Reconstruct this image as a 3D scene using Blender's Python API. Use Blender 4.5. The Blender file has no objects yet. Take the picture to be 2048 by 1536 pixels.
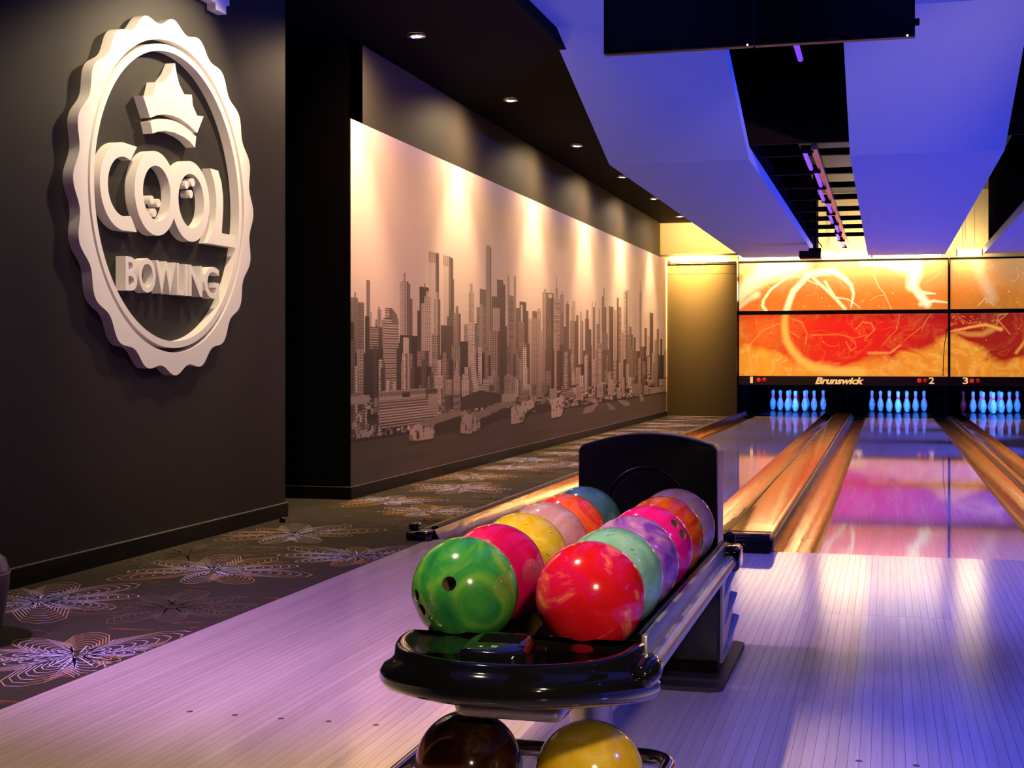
import bpy, bmesh, math, random
import numpy as np
from mathutils import Vector, Matrix

random.seed(7)
C = bpy.context.scene.collection
SC = bpy.context.scene
PI = math.pi

# ------------------------------------------------------------------ camera
CAM_H = 0.971
YAW = math.atan(748.0 / 2750.0)
cd = bpy.data.cameras.new('camera')
cd.sensor_width = 36.0
cd.lens = 2750.0 * 36.0 / 2048.0
cd.shift_y = -52.0 / 2048.0
cd.clip_end = 200
cam = bpy.data.objects.new('camera', cd)
C.objects.link(cam)
cam.location = (0, 0, CAM_H)
cam.rotation_euler = (PI / 2, 0, YAW)
SC.camera = cam

# ------------------------------------------------------------------ world, exposure
w = bpy.data.worlds.new('world')
SC.world = w
w.use_nodes = True
w.node_tree.nodes['Background'].inputs[0].default_value = (0.30, 0.22, 0.45, 1)
w.node_tree.nodes['Background'].inputs[1].default_value = 0.012
SC.view_settings.view_transform = 'Standard'
SC.view_settings.look = 'None'
SC.view_settings.exposure = 0.0
SC.view_settings.gamma = 1.0
SC.view_settings.use_curve_mapping = False
try:
    SC.cycles.use_denoising = True
    SC.cycles.max_bounces = 7
    SC.cycles.sample_clamp_indirect = 6.0
    SC.cycles.caustics_reflective = False
    SC.cycles.caustics_refractive = False
except Exception:
    pass


def lamp(name, kind, loc, power, col, aim=None, size=0.05, spot=None, blend=0.5, size_y=None, parent=None):
    d = bpy.data.lights.new(name, kind)
    d.energy = power
    d.color = col
    if kind == 'AREA':
        d.size = size
        if size_y:
            d.shape = 'RECTANGLE'
            d.size_y = size_y
    else:
        d.shadow_soft_size = size
    if kind == 'SPOT':
        d.spot_size = math.radians(spot)
        d.spot_blend = blend
    o = bpy.data.objects.new(name, d)
    C.objects.link(o)
    loc = Vector(loc)
    o.location = loc
    if aim is not None:
        o.rotation_euler = (Vector(aim) - loc).to_track_quat('-Z', 'Y').to_euler()
    return o


WARM = (1.0, 0.66, 0.36)
WARM2 = (1.0, 0.74, 0.50)
BLUE = (0.055, 0.085, 1.0)
VIO = (0.08, 0.10, 1.0)
# added unseen blue lamp (shielded by shield_board), washing the ceiling panels from below
bl = lamp('blue_fill', 'AREA', (4.95, 13.0, 0.30), 520, BLUE, None, 0.05, size_y=19.0)
bl.data.spread = math.radians(64)
bl.rotation_euler = (0, math.radians(90 + 17), 0)
# blue and violet stage spots over the approach and lanes
lamp('stage_spot', 'SPOT', (3.4, 3.0, 3.3), 2000, VIO, (1.25, 3.2, 0.0), 0.06, 46, 0.9)
lamp('stage_spot', 'SPOT', (3.0, 6.5, 3.2), 1700, VIO, (0.9, 6.5, 0.0), 0.06, 56, 0.9)
for sy in (9.6, 12.4, 15.2, 18.0, 20.8):
    lamp('stage_spot', 'SPOT', (3.05, sy, 2.58), 2100, VIO, (0.15, sy, 0.0), 0.06, 46, 0.9)
# added rosy fill on the mural, from lamps out of view
lamp('wash_fill', 'SPOT', (-2.1, 7.2, 3.1), 330, (1.0, 0.44, 0.30), (-3.55, 11.5, 1.5), 0.08, 66, 0.9)
lamp('wash_fill', 'SPOT', (2.5, 6.0, 3.2), 1500, (1.0, 0.44, 0.30), (-3.55, 16.5, 1.5), 0.08, 26, 0.9)
lamp('stage_spot', 'SPOT', (-2.7, 2.4, 3.1), 900, (0.55, 0.28, 1.0), (-1.75, 4.6, 0.0), 0.06, 52, 0.9)
# warm halogen spots above and behind the camera, plus one added low spot
lamp('warm_spot', 'SPOT', (-2.7, 0.6, 3.1), 440, WARM2, (-2.35, 2.8, 0.0), 0.05, 46, 0.8)
lamp('warm_spot', 'SPOT', (-1.5, 2.4, 3.1), 400, WARM2, (-0.80, 3.0, 0.5), 0.04, 31, 0.9)
lamp('warm_spot', 'SPOT', (-1.75, 4.6, 3.1), 70, WARM2, (-0.95, 3.8, 0.5), 0.04, 28, 0.8)
lamp('warm_spot', 'SPOT', (0.75, -0.2, 2.2), 300, WARM2, (-0.66, 2.7, 0.36), 0.09, 30, 0.9)
lamp('warm_spot', 'SPOT', (0.5, -0.3, 1.3), 70, WARM2, (-0.60, 2.65, 0.14), 0.06, 11, 0.9)  # added low spot out of view, brightens the lower balls
# the spots that light the round sign
lamp('sign_spot', 'SPOT', (-2.75, 7.0, 3.12), 175, (1.0, 0.76, 0.46), (-3.5, 6.35, 1.95), 0.05, 80, 0.7)
lamp('sign_spot', 'SPOT', (-2.75, 5.35, 3.12), 105, (1.0, 0.82, 0.52), (-3.5, 6.45, 1.5), 0.05, 72, 0.7)
lamp('sign_spot', 'SPOT', (-1.6, 4.9, 2.9), 95, (1.0, 0.74, 0.62), (-3.5, 6.3, 1.7), 0.08, 60, 0.8)
lamp('end_recess_fill', 'AREA', (-3.0, 22.45, 3.28), 26, (1.0, 0.66, 0.25), (-3.0, 23.4, 3.0), 0.9, size_y=0.05)  # added hidden lamp, brightens the back wall of the recess
ew = lamp('end_wall_fill', 'AREA', (-3.10, 22.72, 3.27), 620, (1.0, 0.58, 0.17), (-3.10, 22.95, 2.80), 0.8, size_y=0.05)  # added hidden lamp, gives the end panel its bright top
ew.data.spread = math.radians(52)
lamp('sign_spot', 'SPOT', (-2.6, 8.0, 3.1), 40, (1.0, 0.55, 0.38), (-3.55, 7.6, 2.2), 0.05, 60, 0.8)


# ------------------------------------------------------------------ materials
def mat(name, col, rough=0.5, metal=0.0, spec=0.5, emit=None, es=0.0, coat=0.0, bump=None, cvar=None):
    m = bpy.data.materials.new(name)
    m.use_nodes = True
    nt = m.node_tree
    b = nt.nodes['Principled BSDF']
    b.inputs['Base Color'].default_value = (*col, 1)
    b.inputs['Roughness'].default_value = rough
    b.inputs['Metallic'].default_value = metal
    b.inputs['Specular IOR Level'].default_value = spec
    if coat:
        b.inputs['Coat Weight'].default_value = coat
        b.inputs['Coat Roughness'].default_value = 0.05
    if emit:
        b.inputs['Emission Color'].default_value = (*emit, 1)
        b.inputs['Emission Strength'].default_value = es
    if bump or cvar:
        tc = nt.nodes.new('ShaderNodeTexCoord')
        nz = nt.nodes.new('ShaderNodeTexNoise')
        nt.links.new(tc.outputs['Object'], nz.inputs['Vector'])
        nz.inputs['Scale'].default_value = (bump or cvar)[0]
        nz.inputs['Detail'].default_value = 5
        if bump:
            bp = nt.nodes.new('ShaderNodeBump')
            bp.inputs['Strength'].default_value = bump[1]
            bp.inputs['Distance'].default_value = 0.002
            nt.links.new(nz.outputs['Fac'], bp.inputs['Height'])
            nt.links.new(bp.outputs['Normal'], b.inputs['Normal'])
        if cvar:
            mx = nt.nodes.new('ShaderNodeMix')
            mx.data_type = 'RGBA'
            mx.inputs[6].default_value = (*[v * (1 - cvar[1]) for v in col], 1)
            mx.inputs[7].default_value = (*[min(1, v * (1 + cvar[1])) for v in col], 1)
            nt.links.new(nz.outputs['Fac'], mx.inputs[0])
            nt.links.new(mx.outputs[2], b.inputs['Base Color'])
    return m


class NT:
    """tiny helper for node maths"""
    def __init__(s, m):
        s.nt = m.node_tree
        s.b = s.nt.nodes['Principled BSDF']

    def n(s, t, **kw):
        x = s.nt.nodes.new(t)
        for k, v in kw.items():
            setattr(x, k, v)
        return x

    def put(s, sock, v):
        if isinstance(v, bpy.types.NodeSocket):
            s.nt.links.new(v, sock)
        else:
            sock.default_value = v

    def m(s, op, a, b=0.0, c=None):
        x = s.n('ShaderNodeMath', operation=op)
        s.put(x.inputs[0], a)
        s.put(x.inputs[1], b)
        if c is not None:
            s.put(x.inputs[2], c)
        return x.outputs[0]

    def mix(s, f, a, b):
        x = s.n('ShaderNodeMix', data_type='RGBA')
        s.put(x.inputs[0], f)
        s.put(x.inputs[6], a if isinstance(a, bpy.types.NodeSocket) else (*a, 1))
        s.put(x.inputs[7], b if isinstance(b, bpy.types.NodeSocket) else (*b, 1))
        return x.outputs[2]

    def noise(s, vec, scale, detail=4, dist=0.0, rough=0.5):
        x = s.n('ShaderNodeTexNoise')
        if vec is not None:
            s.nt.links.new(vec, x.inputs['Vector'])
        x.inputs['Scale'].default_value = scale
        x.inputs['Detail'].default_value = detail
        x.inputs['Distortion'].default_value = dist
        x.inputs['Roughness'].default_value = rough
        return x.outputs['Fac']

    def obj(s):
        return s.n('ShaderNodeTexCoord').outputs['Object']

    def map(s, vec, sc=(1, 1, 1), loc=(0, 0, 0)):
        x = s.n('ShaderNodeMapping')
        s.nt.links.new(vec, x.inputs['Vector'])
        x.inputs['Scale'].default_value = sc
        s.put(x.inputs['Location'], loc)
        return x.outputs[0]

    def ramp(s, f, stops):
        x = s.n('ShaderNodeValToRGB')
        r = x.color_ramp
        while len(r.elements) < len(stops):
            r.elements.new(0.5)
        for e, (p, c) in zip(r.elements, stops):
            e.position = p
            e.color = (*c, 1)
        s.nt.links.new(f, x.inputs[0])
        return x.outputs[0]

    def col(s, v):
        s.nt.links.new(v, s.b.inputs['Base Color'])

    def bump(s, h, strength=0.2, dist=0.002):
        x = s.n('ShaderNodeBump')
        x.inputs['Strength'].default_value = strength
        x.inputs['Distance'].default_value = dist
        s.nt.links.new(h, x.inputs['Height'])
        s.nt.links.new(x.outputs[0], s.b.inputs['Normal'])


M = {}
M['dark_wall'] = mat('dark_wall_paint', (0.023, 0.0195, 0.0145), 0.55, spec=0.25, bump=(60, 0.15))
M['end_wall'] = mat('end_wall_paint', (0.036, 0.027, 0.014), 0.5, spec=0.12)
M['black_paint'] = mat('black_paint', (0.004, 0.004, 0.004), 0.6, spec=0.1, bump=(40, 0.1))
M['upper_wall'] = mat('upper_wall_paint', (0.036, 0.030, 0.023), 0.6, spec=0.15, bump=(60, 0.1))
M['ceil_black'] = mat('black_ceiling_paint', (0.0025, 0.0025, 0.003), 0.8, spec=0.03)
M['baseboard'] = mat('black_baseboard', (0.006, 0.0055, 0.0055), 0.35, spec=0.25)
M['basetop'] = mat('baseboard_top_edge', (0.20, 0.17, 0.14), 0.4)
M['grey_ceiling'] = mat('grey_ceiling', (0.035, 0.035, 0.042), 0.7, cvar=(2, 0.3))
M['yellow_wall'] = mat('pale_back_wall', (0.80, 0.64, 0.36), 0.6, cvar=(1.5, 0.05))
M['fin'] = mat('dark_streaked_fin', (0.007, 0.006, 0.007), 0.9, spec=0.0, cvar=(3, 0.5))
M['pit'] = mat('pit_black', (0.0012, 0.0012, 0.0012), 0.9, spec=0.0)
M['blue_tint_panel'] = mat('blue_tinted_ceiling_panel', (0.24, 0.35, 0.50), 0.6, bump=(3, 0.05))  # white panels: the blue light on them is tinted into the paint
M['sign_white'] = mat('cream_sign_lacquer', (0.80, 0.74, 0.68), 0.45, bump=(25, 0.05))
M['gloss_black'] = mat('glossy_black_plastic', (0.006, 0.006, 0.007), 0.07, coat=0.6)
M['satin_black'] = mat('satin_black_plastic', (0.003, 0.003, 0.0035), 0.32, spec=0.22)
M['matte_black'] = mat('matte_black', (0.004, 0.004, 0.005), 0.7, spec=0.05)
M['pedestal'] = mat('dark_pedestal_panel', (0.035, 0.033, 0.04), 0.28, metal=0.4)
M['steel'] = mat('brushed_steel', (0.80, 0.76, 0.75), 0.34, metal=0.9, bump=(90, 0.1))
M['chrome'] = mat('chrome', (0.70, 0.66, 0.66), 0.16, metal=1.0)
M['silver'] = mat('silver_paint', (0.50, 0.47, 0.49), 0.28, metal=0.85)
M['rubber'] = mat('brown_black_rubber_plate', (0.030, 0.022, 0.020), 0.5, bump=(50, 0.4))
M['white_label'] = mat('small_white_label', (0.5, 0.48, 0.45), 0.5)
M['pin_white'] = mat('pin_white', (0.85, 0.85, 0.88), 0.18)
M['pin_red'] = mat('pin_red', (0.75, 0.02, 0.03), 0.25)
M['stripe'] = mat('fluorescent_pin_stripe', (1.0, 0.03, 0.22), 0.3, emit=(1.0, 0.03, 0.28), es=0.35)
M['pin_base'] = mat('pin_base_black', (0.02, 0.02, 0.02), 0.5)
M['number'] = mat('lit_number', (0.9, 0.6, 0.2), 0.5, emit=(1.0, 0.60, 0.20), es=0.75)
M['red_lamp'] = mat('red_lamp_lens', (0.5, 0.01, 0.01), 0.15, emit=(1.0, 0.03, 0.03), es=0.45)
M['red_lamp_off'] = mat('red_lamp_lens_dim', (0.4, 0.01, 0.01), 0.15, emit=(1.0, 0.02, 0.02), es=0.10)
M['strip'] = mat('brown_black_sign_strip', (0.018, 0.007, 0.005), 0.25)
M['tube_glass'] = mat('lit_violet_tube', (0.02, 0.01, 0.05), 0.4, emit=(0.20, 0.06, 1.0), es=1.2)
M['light_white'] = mat('lit_diffuser', (0.9, 0.85, 0.7), 0.5, emit=(1.0, 0.76, 0.36), es=36.0)
M['lens_lit'] = mat('lit_downlight_lens', (1, 0.9, 0.7), 0.3, emit=(1.0, 0.72, 0.42), es=60.0)
M['led'] = mat('violet_led', (0.6, 0.3, 0.9), 0.3, emit=(0.75, 0.45, 1.0), es=22.0)
M['tv_glass'] = mat('dark_tv_glass', (0.003, 0.003, 0.004), 0.25, spec=0.25)
M['tv_text'] = mat('tv_grey_lettering', (0.05, 0.05, 0.07), 0.4)
M['gold_logo'] = mat('gold_print', (0.55, 0.42, 0.12), 0.4)
M['pale_logo'] = mat('pale_print', (0.85, 0.62, 0.66), 0.4)
M['dot'] = mat('dark_inlay', (0.06, 0.05, 0.07), 0.4)
M['upholstery'] = mat('dark_violet_vinyl', (0.035, 0.022, 0.035), 0.4, bump=(30, 0.1))


# ------------------------------------------------------------------ object helpers
ORIG = {}


def world_loc(o):
    v = Vector(o.location)
    while o.parent:
        o = o.parent
        v += Vector(o.location)
    return v


def thing(name, label, cat, loc=(0, 0, 0), group=None):
    o = bpy.data.objects.new(name, None)
    C.objects.link(o)
    o.empty_display_size = 0.1
    o.location = loc
    tag(o, label, cat, group)
    return o


def tag(o, label=None, cat=None, group=None, kind=None):
    if label: o['label'] = label
    if cat: o['category'] = cat
    if group: o['group'] = group
    if kind: o['kind'] = kind
    return o


def obj(name, bm, m, parent=None, origin=None, smooth=False, label=None):
    """bm in world coordinates; object placed at origin (or parent's place)"""
    if isinstance(bm, bmesh.types.BMesh):
        pw = world_loc(parent) if parent else Vector((0, 0, 0))
        org = Vector(origin) if origin is not None else pw.copy()
        bmesh.ops.translate(bm, verts=bm.verts, vec=-org)
        me = bpy.data.meshes.new(name)
        bm.to_mesh(me)
        bm.free()
    else:
        me = bm
        pw = world_loc(parent) if parent else Vector((0, 0, 0))
        org = Vector(origin) if origin is not None else pw.copy()
    if smooth:
        me.polygons.foreach_set('use_smooth', [True] * len(me.polygons))
        if smooth != 'all':
            try:
                me.set_sharp_from_angle(angle=math.radians(smooth if smooth is not True else 40))
            except Exception:
                pass
    for mm in (m if isinstance(m, (list, tuple)) else [m]):
        if mm is not None:
            me.materials.append(mm)
    o = bpy.data.objects.new(name, me)
    C.objects.link(o)
    if parent:
        o.parent = parent
        o.location = org - pw
    else:
        o.location = org
    if label: o['label'] = label
    return o


def lobj(name, bm, m, parent, matrix, smooth=False):
    """bm in its own local coordinates, placed under parent by matrix"""
    me = bpy.data.meshes.new(name)
    bm.to_mesh(me)
    bm.free()
    o = obj(name, me, m, parent=parent, smooth=smooth)
    o.matrix_local = matrix
    return o


def struct(name, bm, m, **kw):
    o = obj(name, bm, m, **kw)
    o['kind'] = 'structure'
    return o


def copy_to(o, loc, parent=None):
    c = o.copy()
    C.objects.link(c)
    c.location = loc
    if parent is not None:
        c.parent = parent
    return c


def NB():
    return bmesh.new()


def box(bm, x0, x1, y0, y1, z0, z1, mi=0):
    v = [bm.verts.new((x, y, z)) for z in (z0, z1) for y in (y0, y1) for x in (x0, x1)]
    fs = []
    for q in ((0, 2, 3, 1), (4, 5, 7, 6), (0, 1, 5, 4), (2, 6, 7, 3), (0, 4, 6, 2), (1, 3, 7, 5)):
        f = bm.faces.new([v[i] for i in q])
        f.material_index = mi
        fs.append(f)
    return v


def BOX(*a):
    bm = NB()
    box(bm, *a)
    return bm


def bevel(bm, r, seg=2):
    bmesh.ops.bevel(bm, geom=bm.edges[:], offset=r, segments=seg, affect='EDGES', profile=0.5, clamp_overlap=True)
    return bm


def RBOX(x0, x1, y0, y1, z0, z1, r, seg=2):
    return bevel(BOX(x0, x1, y0, y1, z0, z1), r, seg)


def prism(bm, pts, axis, a0, a1):
    """extrude a polygon: axis 'x': pts=(y,z); 'y': pts=(x,z); 'z': pts=(x,y)"""
    def P(p, a):
        return {'x': (a, p[0], p[1]), 'y': (p[0], a, p[1]), 'z': (p[0], p[1], a)}[axis]
    A = [bm.verts.new(P(p, a0)) for p in pts]
    B = [bm.verts.new(P(p, a1)) for p in pts]
    n = len(pts)
    bm.faces.new(A)
    bm.faces.new(B[::-1])
    for i in range(n):
        bm.faces.new((A[i], B[i], B[(i + 1) % n], A[(i + 1) % n]))
    bmesh.ops.recalc_face_normals(bm, faces=bm.faces[:])
    return bm


def loft(bm, rings, cap0=True, cap1=True, closed=True):
    R = [[bm.verts.new(p) for p in r] for r in rings]
    n = len(R[0])
    for a, b in zip(R, R[1:]):
        for i in range(n if closed else n - 1):
            bm.faces.new((a[i], a[(i + 1) % n], b[(i + 1) % n], b[i]))
    if cap0: bm.faces.new(R[0][::-1])
    if cap1: bm.faces.new(R[-1])
    bmesh.ops.recalc_face_normals(bm, faces=bm.faces[:])
    return bm


def lathe(bm, prof, seg=24, c=(0, 0, 0), cap0=True, cap1=True):
    rings = [[(c[0] + r * math.cos(2 * PI * k / seg), c[1] + r * math.sin(2 * PI * k / seg), c[2] + z) for k in range(seg)] for r, z in prof]
    return loft(bm, rings, cap0, cap1)


def tube(bm, pts, r, seg=12, closed=False):
    pts = [Vector(p) for p in pts]
    n = len(pts)
    rings = []
    up = Vector((0, 0, 1))
    for i, p in enumerate(pts):
        a = pts[i - 1] if (i > 0 or closed) else p
        b = pts[(i + 1) % n] if (i < n - 1 or closed) else p
        t = (b - a).normalized()
        s = t.cross(up)
        if s.length < 1e-3:
            s = t.cross(Vector((0, 1, 0)))
        s.normalize()
        q = s.cross(t)
        rings.append([p + r * (math.cos(2 * PI * k / seg) * s + math.sin(2 * PI * k / seg) * q) for k in range(seg)])
    if closed:
        rings.append(rings[0])
        loft(bm, rings, False, False)
        bmesh.ops.remove_doubles(bm, verts=bm.verts[:], dist=1e-5)
        return bm
    return loft(bm, rings)


def annulus(bm, outer, inner, axis, a0, a1):
    """prism with a hole; outer and inner have the same number of points"""
    def P(p, a):
        return {'x': (a, p[0], p[1]), 'y': (p[0], a, p[1]), 'z': (p[0], p[1], a)}[axis]
    n = len(outer)
    V = [[bm.verts.new(P(p, a)) for p in l] for l in (outer, inner) for a in (a0, a1)]
    o0, o1, i0, i1 = V
    for k in range(n):
        j = (k + 1) % n
        bm.faces.new((o0[k], o0[j], i0[j], i0[k]))
        bm.faces.new((o1[k], i1[k], i1[j], o1[j]))
        bm.faces.new((o0[k], o1[k], o1[j], o0[j]))
        bm.faces.new((i0[k], i0[j], i1[j], i1[k]))
    bmesh.ops.recalc_face_normals(bm, faces=bm.faces[:])
    return bm


def circ(cx, cy, r, n=64, r2=None):
    return [(cx + r * math.cos(2 * PI * k / n), cy + (r2 or r) * math.sin(2 * PI * k / n)) for k in range(n)]


def text_bm(body, depth=0.01, shear=0.0, bold=0.0, spacing=1.0, res=3):
    """lettering as mesh, normalised to x 0..1 (width) and y 0..1 (height); returns bmesh, aspect"""
    cu = bpy.data.curves.new('lettering', 'FONT')
    cu.body = body
    cu.extrude = 0.5 if depth else 0.0
    cu.shear = shear
    cu.offset = bold
    cu.space_character = spacing
    cu.resolution_u = res
    o = bpy.data.objects.new('lettering', cu)
    C.objects.link(o)
    dg = bpy.context.evaluated_depsgraph_get()
    me = bpy.data.meshes.new_from_object(o.evaluated_get(dg))
    bpy.data.objects.remove(o)
    bpy.data.curves.remove(cu)
    bm = NB()
    bm.from_mesh(me)
    bpy.data.meshes.remove(me)
    xs = [v.co.x for v in bm.verts]
    ys = [v.co.y for v in bm.verts]
    x0, x1, y0, y1 = min(xs), max(xs), min(ys), max(ys)
    for v in bm.verts:
        v.co = ((v.co.x - x0) / (x1 - x0), (v.co.y - y0) / (y1 - y0), v.co.z)
    return bm, (x1 - x0) / (y1 - y0)


def place_text(bm, org, ux, uy, un, width, height, depth):
    org, ux, uy, un = map(Vector, (org, ux, uy, un))
    for v in bm.verts:
        x, y, z = v.co
        v.co = org + ux * (x * width) + uy * (y * height) + un * ((z + 0.5) * depth)
    bmesh.ops.recalc_face_normals(bm, faces=bm.faces[:])
    return bm

# ------------------------------------------------------------------ room shell
XW = -3.55                      # face of the left wall
YE = 23.2                       # plane of the masking screens
LANES = [-1.573, 0.208, 1.798, 3.579]
LW = 1.054
Y0, Y1 = 7.0, 23.15             # foul line, end of the lane boards
XA = -2.36                      # left edge of the approach

bm = BOX(XW - 0.25, XW, -4.0, 7.76, 0, 3.9)
struct('wall_left', bm, M['dark_wall'])
bm = NB()
box(bm, -5.2, XW, 8.81, 9.05, 0, 3.9)
box(bm, XW - 0.25, XW, 9.05, 23.6, 0, 2.62)
box(bm, XW - 0.25, XW, 9.05, 22.25, 2.62, 3.9, 1)
box(bm, XW - 0.004, XW, 8.81, 9.05, 2.62, 3.9, 1)
struct('wall_left_mural', bm, [M['black_paint'], M['upper_wall']])
struct('wall_left_opening', BOX(-5.4, -5.2, 5.5, 9.05, 0, 3.9), M['black_paint'])
struct('wall_front', BOX(-5.4, 5.4, -4.2, -4.0, 0, 3.9), M['dark_wall'])
struct('wall_right', BOX(5.2, 5.4, -4.0, 27.0, 0, 3.9), M['dark_wall'])
struct('wall_back', BOX(-4.4, 5.4, 23.40, 23.6, 0.75, 3.9), M['yellow_wall'])

# end wall panel beside the screens, in two boards with a seam, and the two dark rails over it
bm = NB()
box(bm, XW, -2.392, 22.95, 23.1, 0.0, 2.368)
box(bm, XW, -2.392, 22.95, 23.1, 2.374, 2.545)
struct('wall_end_panel', bm, M['end_wall'])
struct('trim_1', BOX(XW, -2.392, 22.94, 22.97, 2.547, 2.572), M['matte_black'])
struct('trim_2', BOX(XW - 0.6, -1.0, 23.10, 23.14, 2.690, 2.715), M['matte_black'])

struct('shield_board', BOX(4.62, 4.66, 3.4, 22.6, 0.0, 0.395), M['matte_black'])  # added board out of view, cuts the low rays of the blue lamp

# baseboards with a paler top edge
def baseboard(name, x0, x1, y0, y1):
    bm = NB()
    box(bm, x0, x1, y0, y1, 0, 0.083)
    box(bm, x0, x1, y0, y1, 0.083, 0.087, 1)
    return struct(name, bm, [M['baseboard'], M['basetop']])
baseboard('baseboard_left', XW, XW + 0.014, -4.0, 7.774)
baseboard('baseboard_mural', XW, XW + 0.014, 8.80, 22.95)
baseboard('baseboard_opening', -5.2, XW + 0.014, 8.796, 8.81)
baseboard('baseboard_corner', -5.2, XW, 7.76, 7.774)

# ceilings
struct('ceiling', BOX(-2.20, 5.4, -4.0, 11.46, 3.62, 3.9), M['ceil_black'])
struct('ceiling_far', BOX(-2.20, 5.4, 11.46, 24.0, 3.70, 3.9), M['grey_ceiling'])
struct('ceiling_aisle', BOX(XW, -2.20, -4.0, 22.3, 3.17, 3.6), M['ceil_black'])
struct('ceiling_corridor', BOX(-5.2, XW, 7.0, 9.05, 3.17, 3.6), M['ceil_black'])
struct('ceiling_bulkhead', BOX(-2.20, 5.2, 11.42, 11.47, 2.722, 3.62), M['matte_black'])
yb = [12.25, 13.5, 14.6, 15.7, 16.95, 18.1, 19.25, 20.5]
for k, y in enumerate(yb):
    o = struct('ceiling_beam', BOX(-1.06, 0.80, y - 0.03, y + 0.03, 2.735, 2.79), M['matte_black']) if k == 0 else copy_to(o0, (0, y - yb[0], 0))
    if k == 0: o0 = o

struct('ceiling_fin', BOX(-1.12, -1.08, 11.47, 23.3, 2.71, 3.70), M['fin'])
struct('ceiling_fin', BOX(1.49, 1.53, 11.47, 21.9, 2.71, 3.70), M['fin'])

# folded ceiling panels: level near the camera, sloping down, level again over the lanes
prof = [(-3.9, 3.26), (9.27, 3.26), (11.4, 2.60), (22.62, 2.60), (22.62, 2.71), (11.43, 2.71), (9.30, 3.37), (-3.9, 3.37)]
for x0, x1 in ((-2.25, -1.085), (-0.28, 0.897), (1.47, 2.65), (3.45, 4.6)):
    struct('ceiling_panel', prism(NB(), prof, 'x', x0, x1), M['blue_tint_panel'])

# ------------------------------------------------------------------ carpet with its line pattern
bmc = bpy.data.meshes.new('floor_carpet')
V, F, COL, MI = [], [], [], []
def quad(ps, c, mi):
    k = len(V)
    V.extend(ps)
    F.append((k, k + 1, k + 2, k + 3))
    COL.extend([c] * 4)
    MI.append(mi)
for (xa, xb, ya, yb2) in ((XW, XA, -4, 7.0), (XW, -2.5, 7.0, 22.95), (-5.2, XW, 7.76, 8.81)):
    quad([(xa, ya, 0), (xb, ya, 0), (xb, yb2, 0), (xa, yb2, 0)], (0, 0, 0, 1), 0)
rnd = random.Random(4)
motifs = [(-3.27, 4.81, 1), (-2.97, 5.72, 1), (-2.55, 3.96, 1), (-3.15, 7.01, 1), (-3.27, 8.80, 1), (-3.08, 9.85, 1), (-2.69, 4.83, 0),
          (-2.50, 6.30, 1), (-2.62, 7.75, 0), (-3.35, 6.15, 0), (-2.80, 8.25, 1), (-3.3, 3.9, 0), (-3.3, 2.9, 1), (-2.7, 2.9, 0), (-2.62, 9.1, 0)]
yy = 10.8
k = 0
while yy < 22.8:
    motifs.append((-3.22 + rnd.uniform(-.1, .1), yy, 1))
    motifs.append((-2.72 + rnd.uniform(-.1, .1), yy + 0.45, k % 2))
    yy += 0.95
    k += 1
def seg(a, b, wd, c):
    (ax, ay), (bx, by) = a, b
    xr = XA if min(ay, by) < 7.0 else -2.5
    if max(ax, bx) > xr - .004 or min(ax, bx) < XW + 0.02 or max(ay, by) > 22.9: return
    dx, dy = bx - ax, by - ay
    L = math.hypot(dx, dy)
    if L < 1e-4: return
    nx, ny = -dy / L * wd / 2, dx / L * wd / 2
    quad([(ax - nx, ay - ny, 0.0006), (bx - nx, by - ny, 0.0006), (bx + nx, by + ny, 0.0006), (ax + nx, ay + ny, 0.0006)], c, 1)
GOLD, LAV, DIM = np.array((.62, .34, .11)), np.array((.80, .70, 1.0)), np.array((.17, .115, .07))
for (mx, my, bright) in motifs:
    rot0 = rnd.uniform(0, PI)
    R0 = rnd.uniform(0.44, 0.52)
    for p in range(9):
        ang = rot0 + p * 2 * PI / 9 + rnd.uniform(-.12, .12)
        Rp = R0 * rnd.choice((1.0, 0.9, 0.78, 0.65))
        lavp = bright and rnd.random() < 0.75
        nn = 8
        for i in range(nn):
            s = Rp * (0.28 + 0.72 * i / (nn - 1))
            hw = 0.26
            pts = [(0.03, 0), (.48 * s, hw * s * .8), (.86 * s, hw * s * .62), (s, hw * s * .22), (s, -hw * s * .22), (.86 * s, -hw * s * .62), (.48 * s, -hw * s * .8), (0.03, 0)]
            ca, sa = math.cos(ang), math.sin(ang)
            W = [(mx + ca * u - sa * v, my + sa * u + ca * v) for u, v in pts]
            for j in range(len(W) - 1):
                rr = (abs(pts[j][0]) + abs(pts[j + 1][0])) / 2 / R0
                t = max(0.0, min(1.0, 1.25 - rr * 1.7)) if lavp else 0.0
                if lavp and j == 3: t = max(t, 0.55)
                c = (GOLD * (1 - t) + LAV * t) if bright else DIM
                n = 3
                for q in range(n):
                    a = [W[j][d] + (W[j + 1][d] - W[j][d]) * q / n for d in (0, 1)]
                    b = [W[j][d] + (W[j + 1][d] - W[j][d]) * (q + 1) / n for d in (0, 1)]
                    seg(a, b, 0.0034 if not (j == 3) else 0.0048, (*c, 1))
for (mx, my, bright) in motifs:
    if not bright: continue
    for k in range(34):
        a0 = rnd.uniform(0, 2 * PI)
        ra, rb = rnd.uniform(.01, .05), rnd.uniform(.09, .21)
        c = LAV * rnd.uniform(.7, 1.0)
        seg((mx + ra * math.cos(a0), my + ra * math.sin(a0)), (mx + rb * math.cos(a0 + .1), my + rb * math.sin(a0 + .1)), .0042, (*c, 1))
bmc.from_pydata(V, [], F)
ca_ = bmc.color_attributes.new('tint', 'FLOAT_COLOR', 'POINT')
ca_.data.foreach_set('color', np.array(COL, dtype=np.float32).ravel())
bmc.polygons.foreach_set('material_index', MI)
m = mat('brown_carpet', (0.03, 0.024, 0.018), 0.95, spec=0.1)
T = NT(m)
o_ = T.obj()
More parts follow.
